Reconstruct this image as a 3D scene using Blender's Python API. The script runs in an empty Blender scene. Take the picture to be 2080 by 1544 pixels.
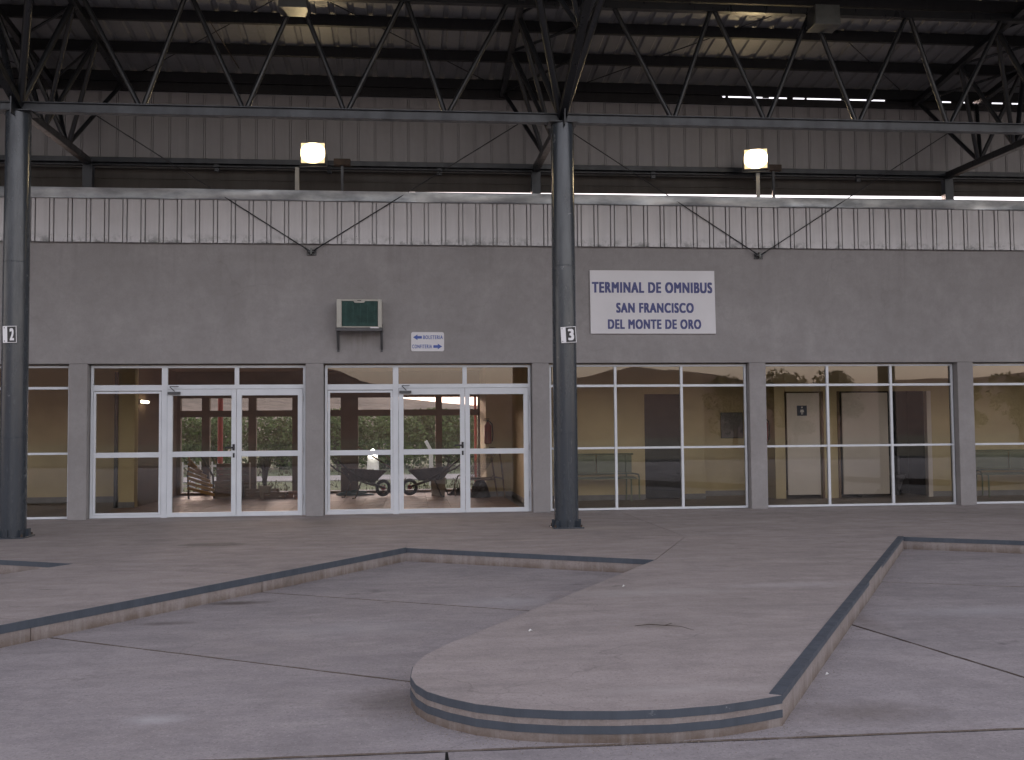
import bpy, bmesh, math, random
from mathutils import Vector, Matrix, noise as mnoise

S = bpy.context.scene
COL = S.collection
PI = math.pi
rnd = random.Random(7)

# ------------------------------------------------------------------ camera
cd = bpy.data.cameras.new('camera')
cam = bpy.data.objects.new('camera', cd)
COL.objects.link(cam)
S.camera = cam
cd.sensor_width = 36.0
cd.lens = 36.0 * 2100.0 / 2080.0
cd.clip_start = 0.05
cd.clip_end = 3000
yaw, pitch, roll = .0998, .0486, -.0086
fwd = Vector((math.sin(yaw) * math.cos(pitch), math.cos(yaw) * math.cos(pitch), math.sin(pitch)))
rt = Vector((math.cos(yaw), -math.sin(yaw), 0))
up = rt.cross(fwd)
r2 = rt * math.cos(roll) + up * math.sin(roll)
u2 = up * math.cos(roll) - rt * math.sin(roll)
cam.matrix_world = Matrix(((r2.x, u2.x, -fwd.x, -2.1184), (r2.y, u2.y, -fwd.y, -16.4994), (r2.z, u2.z, -fwd.z, 1.3193), (0, 0, 0, 1)))

# ------------------------------------------------------------------ sky, sun, exposure
SUN_EL, SUN_AZ = math.radians(2.0), math.radians(-25.0)      # low beyond the building, already behind the hills
W = bpy.data.worlds.new('World')
S.world = W
W.use_nodes = True
nt = W.node_tree
nt.nodes.clear()
wo = nt.nodes.new('ShaderNodeOutputWorld')
bg = nt.nodes.new('ShaderNodeBackground')
sk = nt.nodes.new('ShaderNodeTexSky')
sk.sky_type = 'NISHITA'
sk.sun_disc = False
sk.sun_elevation = SUN_EL
sk.sun_rotation = SUN_AZ
sk.air_density = 1.0
sk.dust_density = 2.0
sk.ozone_density = 1.5
bg.inputs['Strength'].default_value = 0.15
hs = nt.nodes.new('ShaderNodeHueSaturation')          # dusk haze: a paler sky than the clear-air model
hs.inputs['Saturation'].default_value = .38
tn = nt.nodes.new('ShaderNodeMix')
tn.data_type, tn.blend_type = 'RGBA', 'MULTIPLY'
tn.inputs[0].default_value = 1
tn.inputs[7].default_value = (1.09, .967, 1.02, 1)
nt.links.new(sk.outputs[0], hs.inputs['Color'])
nt.links.new(hs.outputs[0], tn.inputs[6])
nt.links.new(tn.outputs[2], bg.inputs['Color'])
nt.links.new(bg.outputs[0], wo.inputs['Surface'])
sd = bpy.data.lights.new('sun', 'SUN')
sd.energy = 0.12
sd.angle = math.radians(10)
sd.color = (1, .8, .62)
sun = bpy.data.objects.new('sun', sd)
COL.objects.link(sun)
sdir = Vector((math.sin(SUN_AZ) * math.cos(SUN_EL), math.cos(SUN_AZ) * math.cos(SUN_EL), math.sin(SUN_EL)))
sun.rotation_euler = sdir.to_track_quat('Z', 'Y').to_euler()
S.view_settings.view_transform = 'Standard'
S.view_settings.look = 'None'
S.view_settings.gamma = 1
S.view_settings.use_curve_mapping = False
S.view_settings.exposure = 3.5
S.render.engine = 'CYCLES'
try:
    S.cycles.max_bounces = 10
    S.cycles.transparent_max_bounces = 16
    S.cycles.sample_clamp_indirect = 4
except Exception:
    pass

# ------------------------------------------------------------------ materials
def srgb(*c):
    return tuple(((x / 12.92) if x <= .04045 else ((x + .055) / 1.055) ** 2.4) for x in c)

class NT:
    def __init__(s, name):
        s.m = bpy.data.materials.new(name)
        s.m.use_nodes = True
        s.t = s.m.node_tree
        s.b = s.t.nodes['Principled BSDF']
        s.co = s.t.nodes.new('ShaderNodeTexCoord')
        s.geo = s.t.nodes.new('ShaderNodeNewGeometry')
    def n(s, typ, **kw):
        x = s.t.nodes.new(typ)
        for k, v in kw.items():
            setattr(x, k, v)
        return x
    def l(s, a, b):
        s.t.links.new(a, b)
    def noise(s, scale, detail=4, rough=.55, vec=None, stretch=None):
        x = s.n('ShaderNodeTexNoise')
        x.inputs['Scale'].default_value = scale
        x.inputs['Detail'].default_value = detail
        x.inputs['Roughness'].default_value = rough
        v = vec or s.geo.outputs['Position']
        if stretch:
            mp = s.n('ShaderNodeMapping')
            mp.inputs['Scale'].default_value = stretch
            s.l(v, mp.inputs['Vector'])
            v = mp.outputs[0]
        s.l(v, x.inputs['Vector'])
        return x.outputs['Fac']
    def ramp(s, fac, a, b, ca=(0, 0, 0, 1), cb=(1, 1, 1, 1)):
        r = s.n('ShaderNodeMapRange')
        r.inputs['From Min'].default_value = a
        r.inputs['From Max'].default_value = b
        s.l(fac, r.inputs['Value'])
        return r.outputs[0]
    def mix(s, fac, a, b, mode='MIX'):
        x = s.n('ShaderNodeMix', data_type='RGBA', blend_type=mode)
        for sock, v in ((x.inputs[0], fac), (x.inputs[6], a), (x.inputs[7], b)):
            if hasattr(v, 'is_linked') or hasattr(v, 'links'):
                s.l(v, sock)
            elif isinstance(v, (tuple, list)):
                sock.default_value = (*v[:3], 1)
            else:
                sock.default_value = v
        return x.outputs[2]
    def math(s, op, a, b=0.0):
        x = s.n('ShaderNodeMath', operation=op)
        for sock, v in ((x.inputs[0], a), (x.inputs[1], b)):
            if hasattr(v, 'links'):
                s.l(v, sock)
            else:
                sock.default_value = v
        return x.outputs[0]
    def bump(s, h, strength, dist=.01):
        x = s.n('ShaderNodeBump')
        x.inputs['Strength'].default_value = strength
        x.inputs['Distance'].default_value = dist
        s.l(h, x.inputs['Height'])
        s.l(x.outputs[0], s.b.inputs['Normal'])

def simple(name, col, rough=.5, metal=0.0, var=.15, scale=6, bump=0.0, spec=.5, stretch=None):
    N = NT(name)
    f = N.noise(scale, 5, .6, stretch=stretch)
    f = N.ramp(f, .3, .7)
    a = tuple(c * (1 - var) for c in col)
    b = tuple(min(1, c * (1 + var)) for c in col)
    N.l(N.mix(f, a, b), N.b.inputs['Base Color'])
    N.b.inputs['Roughness'].default_value = rough
    N.b.inputs['Metallic'].default_value = metal
    N.b.inputs['Specular IOR Level'].default_value = spec
    if bump:
        N.bump(N.noise(scale * 12, 3), bump, .004)
    return N.m

def ellipse_mask(N, cx, cy, rx, ry, soft=.5, wob=.5):
    """a ragged patch (stains and painted shade) at a fixed place of the ground"""
    sep = N.n('ShaderNodeSeparateXYZ')
    N.l(N.geo.outputs['Position'], sep.inputs[0])
    dx = N.math('DIVIDE', N.math('SUBTRACT', sep.outputs[0], cx), rx)
    dy = N.math('DIVIDE', N.math('SUBTRACT', sep.outputs[1], cy), ry)
    d = N.math('SQRT', N.math('ADD', N.math('MULTIPLY', dx, dx), N.math('MULTIPLY', dy, dy)))
    d = N.math('ADD', d, N.math('MULTIPLY', N.math('SUBTRACT', N.noise(9, 5, .7), .5), wob * 2))
    return N.ramp(d, 1.0, 1.0 - soft)

def concrete(name, base, warm, stains_shade=(), fine=1.0):
    N = NT(name)
    big = N.ramp(N.noise(.55, 4, .6), .32, .68)
    mid = N.ramp(N.noise(2.6, 6, .7, stretch=(1, 1.6, 1)), .35, .7)
    sw = N.ramp(N.noise(1.3, 7, .75, stretch=(.9, 2.2, 1)), .42, .62)
    spk = N.ramp(N.noise(130, 3, .85), .38, .68)
    c = N.mix(big, base, warm)
    c = N.mix(N.math('MULTIPLY', mid, .55), c, tuple(x * .72 for x in base))
    c = N.mix(N.math('MULTIPLY', sw, .5), c, tuple(min(1, x * 1.38) for x in warm))
    blot = N.ramp(N.noise(1.1, 8, .8, stretch=(1.3, 1, 1)), .52, .62)
    c = N.mix(N.math('MULTIPLY', blot, .38), c, tuple(x * .62 for x in base))
    chalk = N.ramp(N.noise(3.1, 9, .85, stretch=(.7, 2.2, 1)), .60, .74)
    c = N.mix(N.math('MULTIPLY', chalk, .5), c, tuple(min(1, x * 1.75) for x in warm))
    fine_ = N.ramp(N.noise(24, 6, .85), .35, .7)
    c = N.mix(N.math('MULTIPLY', fine_, .34), c, tuple(x * .6 for x in warm))
    c = N.mix(N.math('MULTIPLY', spk, .42 * fine), c, tuple(x * .55 for x in base))
    agg = N.ramp(N.noise(48, 2, .6), .56, .66)
    c = N.mix(N.math('MULTIPLY', agg, .38), c, tuple(x * .5 for x in base))
    agl = N.ramp(N.noise(70, 2, .6), .60, .70)
    c = N.mix(N.math('MULTIPLY', agl, .35), c, tuple(min(1, x * 1.5) for x in warm))
    dark = N.ramp(N.noise(11, 5, .8), .64, .72)
    c = N.mix(N.math('MULTIPLY', dark, .25), c, (.05, .042, .035))
    for (cx, cy, rx, ry, col, amt, soft) in stains_shade:
        c = N.mix(N.math('MULTIPLY', ellipse_mask(N, cx, cy, rx, ry, soft), amt), c, col)
    # hairline cracks, wandering and broken off
    wz = N.n('ShaderNodeTexNoise')
    wz.inputs['Scale'].default_value = 1.6
    wz.inputs['Detail'].default_value = 8
    N.l(N.geo.outputs['Position'], wz.inputs['Vector'])
    wm = N.n('ShaderNodeMix', data_type='RGBA', blend_type='ADD')
    wm.inputs[0].default_value = .8
    N.l(N.geo.outputs['Position'], wm.inputs[6])
    N.l(wz.outputs['Color'], wm.inputs[7])
    vz = N.n('ShaderNodeTexVoronoi', feature='DISTANCE_TO_EDGE')
    vz.inputs['Scale'].default_value = .42
    N.l(wm.outputs[2], vz.inputs['Vector'])
    ck = N.math('MULTIPLY', N.ramp(vz.outputs['Distance'], .0045, .0), N.ramp(N.noise(.8, 3), .5, .56))
    c = N.mix(N.math('MULTIPLY', ck, .28), c, (.05, .04, .035))
    # old oil drips
    oil = N.math('MULTIPLY', N.ramp(N.noise(3.4, 3, .5), .66, .72), N.ramp(N.noise(.45, 2), .5, .6))
    c = N.mix(N.math('MULTIPLY', oil, .45), c, (.07, .062, .06))
    # soil splashed on the lowest part of the kerb faces, and drips running down them
    sp = N.n('ShaderNodeSeparateXYZ')
    N.l(N.geo.outputs['Position'], sp.inputs[0])
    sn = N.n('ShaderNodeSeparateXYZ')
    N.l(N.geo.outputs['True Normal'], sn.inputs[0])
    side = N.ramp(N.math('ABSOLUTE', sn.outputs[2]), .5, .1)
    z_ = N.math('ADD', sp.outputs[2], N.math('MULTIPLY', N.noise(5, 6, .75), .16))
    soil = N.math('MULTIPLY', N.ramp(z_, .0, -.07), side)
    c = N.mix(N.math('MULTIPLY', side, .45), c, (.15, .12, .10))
    c = N.mix(N.math('MULTIPLY', soil, .75), c, (.11, .078, .055))
    drip = N.math('MULTIPLY', N.ramp(N.noise(5, 5, .7, stretch=(1.6, 1.6, .12)), .5, .62), side)
    c = N.mix(N.math('MULTIPLY', drip, .28), c, (.36, .34, .33))
    oi = N.n('ShaderNodeObjectInfo')
    v = N.n('ShaderNodeHueSaturation')
    N.l(N.ramp(oi.outputs['Random'], -6, 6.5), v.inputs['Value'])
    rr = N.n('ShaderNodeMapRange')
    rr.inputs['To Min'].default_value = .94
    rr.inputs['To Max'].default_value = 1.06
    N.l(oi.outputs['Random'], rr.inputs['Value'])
    N.l(rr.outputs[0], v.inputs['Value'])
    N.l(c, v.inputs['Color'])
    N.l(v.outputs[0], N.b.inputs['Base Color'])
    ro = N.n('ShaderNodeMapRange')
    ro.inputs['To Min'].default_value = .62
    ro.inputs['To Max'].default_value = .9
    N.l(mid, ro.inputs['Value'])
    N.l(ro.outputs[0], N.b.inputs['Roughness'])
    h = N.math('ADD', N.math('MULTIPLY', N.noise(5, 6, .7), 1.0), N.math('MULTIPLY', N.noise(90, 3, .7), .35))
    h = N.math('ADD', h, N.math('MULTIPLY', N.noise(28, 5, .8), .6))
    N.bump(h, .55, .012)
    return N.m

M = {}
M['road'] = concrete('road_concrete', (.285, .260, .262), (.325, .294, .290),
                     stains_shade=[(-3.42, -10.95, .2, .12, (.5, .5, .5), .4, .9), (-1.3, -7.6, .6, .35, (.42, .41, .42), .4, .9),
                             (-2.25, -10.75, .35, .4, (.07, .055, .045), .55, .9), (-3.6, -7.3, .35, .12, (.06, .045, .035), .7, .7),
                             (-4.0, -8.2, .3, .1, (.08, .06, .05), .5, .8), (.2, -11.3, .5, .28, (.09, .07, .055), .5, .9),
                             (2.4, -8.6, .9, .3, (.4, .4, .41), .35, .9), (-2.6, -8.6, .9, .4, (.36, .35, .36), .35, .9),
                             (1.3, -8.7, .18, .9, (.1, .075, .06), .4, .9)])
M['platform'] = concrete('platform_concrete', (.302, .266, .250), (.352, .308, .292),
                         stains_shade=[(-4.42, -3.9, .42, .22, (.11, .1, .09), .6, .25), (.25, -2.75, .9, .35, (.42, .37, .31), .5, .9),
                                 (-.2, -8.2, .9, .25, (.46, .43, .41), .4, .9), (1.1, -8.0, .7, .22, (.46, .43, .42), .45, .9),
                                 (-.7, -11.3, .7, .12, (.44, .4, .38), .4, .9), (-.4, -9.6, .35, .12, (.18, .155, .13), .4, .9),
                                 (-3.0, -1.2, 4.0, .9, (.25, .205, .165), .45, .8), (5.0, -1.2, 4.5, .9, (.22, .19, .17), .4, .8)])  # the wide last two are painted shade along the glass fronts
N = NT('plaster')
f1 = N.ramp(N.noise(.9, 5, .65), .3, .7)
f2 = N.ramp(N.noise(3.5, 6, .7), .35, .7)
f3 = N.ramp(N.noise(1.3, 6, .7, stretch=(1.3, 1, .9)), .5, .75)
c = N.mix(f1, (.262, .250, .246), (.335, .322, .32))
c = N.mix(N.math('MULTIPLY', f2, .42), c, (.235, .222, .215))
c = N.mix(N.math('MULTIPLY', f3, .5), c, (.40, .385, .38))
f4 = N.ramp(N.noise(7, 8, .8), .45, .7)
c = N.mix(N.math('MULTIPLY', f4, .28), c, (.21, .2, .195))
f5 = N.ramp(N.noise(38, 4, .8), .35, .75)
c = N.mix(N.math('MULTIPLY', f5, .16), c, (.15, .145, .14))
sepw = N.n('ShaderNodeSeparateXYZ')
N.l(N.geo.outputs['Position'], sepw.inputs[0])
run = N.math('MULTIPLY', N.ramp(N.noise(1.0, 6, .7, stretch=(7, 1, .35)), .52, .68), N.ramp(sepw.outputs[2], 2.9, 4.3))     # rain runs below the fascia
c = N.mix(N.math('MULTIPLY', run, .25), c, (.17, .16, .155))
dxa = N.math('ABSOLUTE', N.math('ADD', sepw.outputs[0], 2.87))
aca = N.math('MULTIPLY', N.ramp(dxa, .5, .05), N.math('MULTIPLY', N.ramp(sepw.outputs[2], 2.35, 2.85), N.ramp(sepw.outputs[2], 3.1, 2.95)))
aca = N.math('MULTIPLY', aca, N.ramp(N.noise(3, 6, .7, stretch=(3, 1, .5)), .35, .6))
c = N.mix(N.math('MULTIPLY', aca, .5), c, (.13, .115, .1))
vo = N.n('ShaderNodeTexVoronoi', feature='DISTANCE_TO_EDGE')
vo.inputs['Scale'].default_value = .38
wn = N.n('ShaderNodeMix', data_type='RGBA', blend_type='ADD')
nz = N.n('ShaderNodeTexNoise')
nz.inputs['Scale'].default_value = 2.2
nz.inputs['Detail'].default_value = 7
N.l(N.geo.outputs['Position'], nz.inputs['Vector'])
wn.inputs[0].default_value = .55
N.l(N.geo.outputs['Position'], wn.inputs[6])
N.l(nz.outputs['Color'], wn.inputs[7])
N.l(wn.outputs[2], vo.inputs['Vector'])
crk = N.math('MULTIPLY', N.ramp(vo.outputs['Distance'], .006, .0), N.ramp(N.noise(.7, 3), .5, .56))
c = N.mix(N.math('MULTIPLY', crk, .12), c, (.1, .095, .09))
N.l(c, N.b.inputs['Base Color'])
N.b.inputs['Roughness'].default_value = .9
N.bump(N.math('ADD', N.noise(60, 4, .7), N.math('MULTIPLY', N.noise(3, 3), 1.5)), .3, .006)
M['plaster'] = N.m

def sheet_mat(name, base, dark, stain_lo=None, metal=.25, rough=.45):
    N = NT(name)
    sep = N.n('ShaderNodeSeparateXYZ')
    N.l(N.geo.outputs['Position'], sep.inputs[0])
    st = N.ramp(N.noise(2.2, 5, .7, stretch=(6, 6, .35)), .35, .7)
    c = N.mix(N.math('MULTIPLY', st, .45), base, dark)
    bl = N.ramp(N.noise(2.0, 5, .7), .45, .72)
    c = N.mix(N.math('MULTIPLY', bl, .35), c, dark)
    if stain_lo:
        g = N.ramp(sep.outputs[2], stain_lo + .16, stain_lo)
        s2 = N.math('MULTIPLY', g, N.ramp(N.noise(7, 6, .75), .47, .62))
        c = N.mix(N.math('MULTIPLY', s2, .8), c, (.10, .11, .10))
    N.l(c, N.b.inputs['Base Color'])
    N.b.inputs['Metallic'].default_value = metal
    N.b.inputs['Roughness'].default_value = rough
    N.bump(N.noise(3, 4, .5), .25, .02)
    return N.m
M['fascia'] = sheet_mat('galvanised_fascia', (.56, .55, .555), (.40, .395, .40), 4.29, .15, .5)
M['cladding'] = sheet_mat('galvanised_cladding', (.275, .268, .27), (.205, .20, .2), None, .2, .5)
M['roofsheet'] = sheet_mat('galvanised_roof', (.23, .23, .235), (.17, .17, .172), None, .25, .5)
N = NT('galvanised_flashing')
f = N.ramp(N.noise(1.4, 5, .6, stretch=(1, 1, 3)), .35, .65)
N.l(N.mix(f, (.2, .215, .225), (.42, .44, .455)), N.b.inputs['Base Color'])
N.b.inputs['Metallic'].default_value = .6
N.l(N.math('ADD', N.math('MULTIPLY', f, -.12), .42), N.b.inputs['Roughness'])
N.bump(N.noise(2.2, 3, .5, stretch=(1, 1, .5)), .6, .05)
M['flashing'] = N.m

def paint(name, col, rough=.32, chips=0.0):
    N = NT(name)
    f = N.ramp(N.noise(2.5, 6, .7, stretch=(3, 3, .6)), .35, .7)
    c = N.mix(N.math('MULTIPLY', f, .5), col, tuple(x * .55 for x in col))
    if chips:
        k = N.ramp(N.noise(7, 6, .7), .66, .7)
        c = N.mix(N.math('MULTIPLY', k, chips), c, (.2, .21, .22))
    N.l(c, N.b.inputs['Base Color'])
    N.l(N.math('ADD', N.math('MULTIPLY', f, .2), rough), N.b.inputs['Roughness'])
    N.bump(N.noise(4, 3, .5), .12, .01)
    return N.m
M['steel'] = paint('dark_steel_paint', (.013, .015, .018), .26)
M['steel2'] = paint('dark_steel_chord', (.026, .031, .038), .3)
M['purlin'] = paint('black_purlin_paint', (.012, .012, .013), .5)
M['column'] = paint('column_paint', (.045, .055, .066), .15, .7)
M['band'] = paint('kerb_band_paint', (.060, .073, .092), .6, .8)
M['beam'] = paint('brown_beam_paint', (.05, .045, .038), .55)
M['whitealu'] = simple('white_aluminium', (.62, .65, .68), .38, .0, .05, 4)
M['alu'] = simple('bare_aluminium', (.55, .56, .57), .35, .6, .06, 4)
M['black'] = simple('black_plastic', (.015, .015, .016), .4)
M['gap'] = simple('joint_filler', (.010, .009, .008), .95, 0, .3, 20)
M['yellow'] = simple('yellow_wall_paint', (.60, .50, .30), .75, 0, .1, 1.2, .1)
M['brownwall'] = simple('brown_wall_paint', (.17, .11, .07), .8, 0, .15, 1.2)
M['farframe'] = simple('brown_frame', (.14, .095, .065), .7, 0, .12, 3)
M['ceiling'] = simple('ceiling_paint', (.45, .33, .25), .85, 0, .08, 1)
M['skirting'] = simple('grey_skirting', (.22, .215, .22), .6)
M['tile'] = simple('red_brown_tile', (.25, .145, .095), .55, 0, .3, 3, .1)
M['tile2'] = simple('grey_tile', (.27, .22, .19), .5, 0, .2, 3, .1)
M['doorwhite'] = simple('cream_door_paint', (.72, .66, .60), .5, 0, .05, 1.5)
M['blue'] = simple('blue_lettering', (.055, .065, .20), .5, 0, .08, 8)
M['blue2'] = simple('bright_blue_lettering', (.05, .10, .36), .5, 0, .08, 8)
M['signwhite'] = simple('sign_white', (.66, .655, .67), .5, 0, .05, 1.5)
M['white'] = simple('white_paint', (.75, .75, .76), .45, 0, .05, 4)
M['navy'] = simple('navy_sign', (.01, .025, .08), .4)
M['acgreen'] = simple('green_fins', (.045, .115, .10), .45, .3, .3, 12)
M['acdark'] = simple('dark_green_core', (.012, .035, .032), .7)
M['cream'] = simple('cream_casing', (.42, .41, .36), .5, 0, .08, 6)
M['bracket'] = simple('dark_bracket', (.07, .072, .075), .5)
M['galv'] = simple('galvanised_box', (.10, .105, .10), .4, .5, .15, 8)
M['red'] = simple('red_paint', (.26, .012, .015), .35)
M['redpost'] = simple('red_post_paint', (.36, .05, .045), .5)
M['greenbench'] = simple('green_bench_paint', (.16, .19, .12), .4, 0, .1, 5)
M['rust'] = simple('rusty_iron', (.055, .038, .028), .7, .2, .4, 12, .2)
M['rubber'] = simple('rubber', (.02, .018, .017), .8)
M['wood'] = simple('old_wood', (.16, .10, .06), .75, 0, .3, 6, .2, stretch=(1, 1, 6))
M['slat'] = simple('yellow_slat', (.40, .22, .05), .5, 0, .15, 6)
M['brick'] = simple('brick_red', (.22, .1, .06), .85, 0, .3, 9, .3)
M['tarp'] = simple('blue_green_tarp', (.05, .10, .11), .5, 0, .3, 6)
M['cement'] = simple('cement_block', (.28, .22, .16), .9, 0, .2, 9, .3)
M['chrome'] = simple('bright_tube', (.55, .53, .48), .22, .9, .05, 5)
M['grey'] = simple('grey_panel', (.13, .13, .15), .45)
M['doorshade'] = simple('doorway_shade', (.028, .03, .036), .6)  # shade of the openings, put into the colour
M['litter'] = simple('paper_white', (.75, .75, .72), .8)
M['twig'] = simple('dry_twig', (.05, .035, .025), .9)
M['stone'] = simple('grit', (.2, .17, .14), .9, 0, .5, 40)
M['bark'] = simple('bark', (.10, .075, .055), .9, 0, .3, 10, .4)
M['ground'] = simple('dry_ground', (.15, .135, .09), .95, 0, .35, .3, .3)
M['grassground'] = simple('grass_ground', (.10, .125, .055), .95, 0, .4, .8, .3)
M['farroad'] = simple('pale_far_road', (.36, .34, .34), .85, 0, .12, .5)
M['hill'] = simple('hill_scrub', (.15, .095, .07), .95, 0, .35, .08, .2)
M['hilln'] = simple('north_hill_scrub', (.16, .13, .105), .95, 0, .45, .35, .2)

def leafmat(name, a, b):
    N = NT(name)
    f = N.ramp(N.noise(1.7, 4, .6), .35, .65)
    N.l(N.mix(f, a, b), N.b.inputs['Base Color'])
    N.b.inputs['Roughness'].default_value = .7
    return N.m
M['leaf'] = leafmat('green_leaves', (.06, .10, .028), (.12, .18, .05))
M['leafdark'] = leafmat('dark_leaves', (.04, .045, .02), (.07, .075, .035))
M['leafdry'] = leafmat('dry_leaves', (.05, .045, .02), (.09, .08, .035))

def glass(name, tint, ior=1.55):
    m = bpy.data.materials.new(name)
    m.use_nodes = True
    t = m.node_tree
    t.nodes.clear()
    o = t.nodes.new('ShaderNodeOutputMaterial')
    mx = t.nodes.new('ShaderNodeMixShader')
    fr = t.nodes.new('ShaderNodeFresnel')
    fr.inputs['IOR'].default_value = ior
    tr = t.nodes.new('ShaderNodeBsdfTransparent')
    tr.inputs[0].default_value = (*tint, 1)
    gl = t.nodes.new('ShaderNodeBsdfGlossy')
    gl.inputs['Roughness'].default_value = .0
    t.links.new(fr.outputs[0], mx.inputs[0])
    t.links.new(tr.outputs[0], mx.inputs[1])
    t.links.new(gl.outputs[0], mx.inputs[2])
    t.links.new(mx.outputs[0], o.inputs['Surface'])
    return m
M['glass'] = glass('window_glass', (.95, .94, .91), 1.66)
M['farglass'] = glass('far_window_glass', (.96, .96, .95), 1.45)

def emit(name, col, strength):
    m = bpy.data.materials.new(name)
    m.use_nodes = True
    b = m.node_tree.nodes['Principled BSDF']
    b.inputs['Base Color'].default_value = (*col, 1)
    b.inputs['Emission Color'].default_value = (*col, 1)
    b.inputs['Emission Strength'].default_value = strength
    return m
M['flood'] = emit('lit_floodlight_glass', (1, .76, .42), 3.6)
# the lamp tube sits in the middle of the reflector: hottest there, falling off to the rim
_t = M['flood'].node_tree
_b = _t.nodes['Principled BSDF']
_c = _t.nodes.new('ShaderNodeTexCoord')
_m = _t.nodes.new('ShaderNodeMapping')
_m.inputs['Scale'].default_value = (5.1, 0, 6.1)
_l = _t.nodes.new('ShaderNodeVectorMath')
_l.operation = 'LENGTH'
_r = _t.nodes.new('ShaderNodeMapRange')
_r.inputs['From Min'].default_value = .25
_r.inputs['From Max'].default_value = 1.02
_r.inputs['To Min'].default_value = 11
_r.inputs['To Max'].default_value = .10
_t.links.new(_c.outputs['Object'], _m.inputs['Vector'])
_t.links.new(_m.outputs[0], _l.inputs[0])
_t.links.new(_l.outputs['Value'], _r.inputs['Value'])
_t.links.new(_r.outputs[0], _b.inputs['Emission Strength'])
M['tube'] = emit('added_strip_glow', (1, .86, .6), 1.1)  # glow of the added strip, no known lamp
M['headlamp'] = emit('lit_headlamp', (1, .97, .9), 14)

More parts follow.
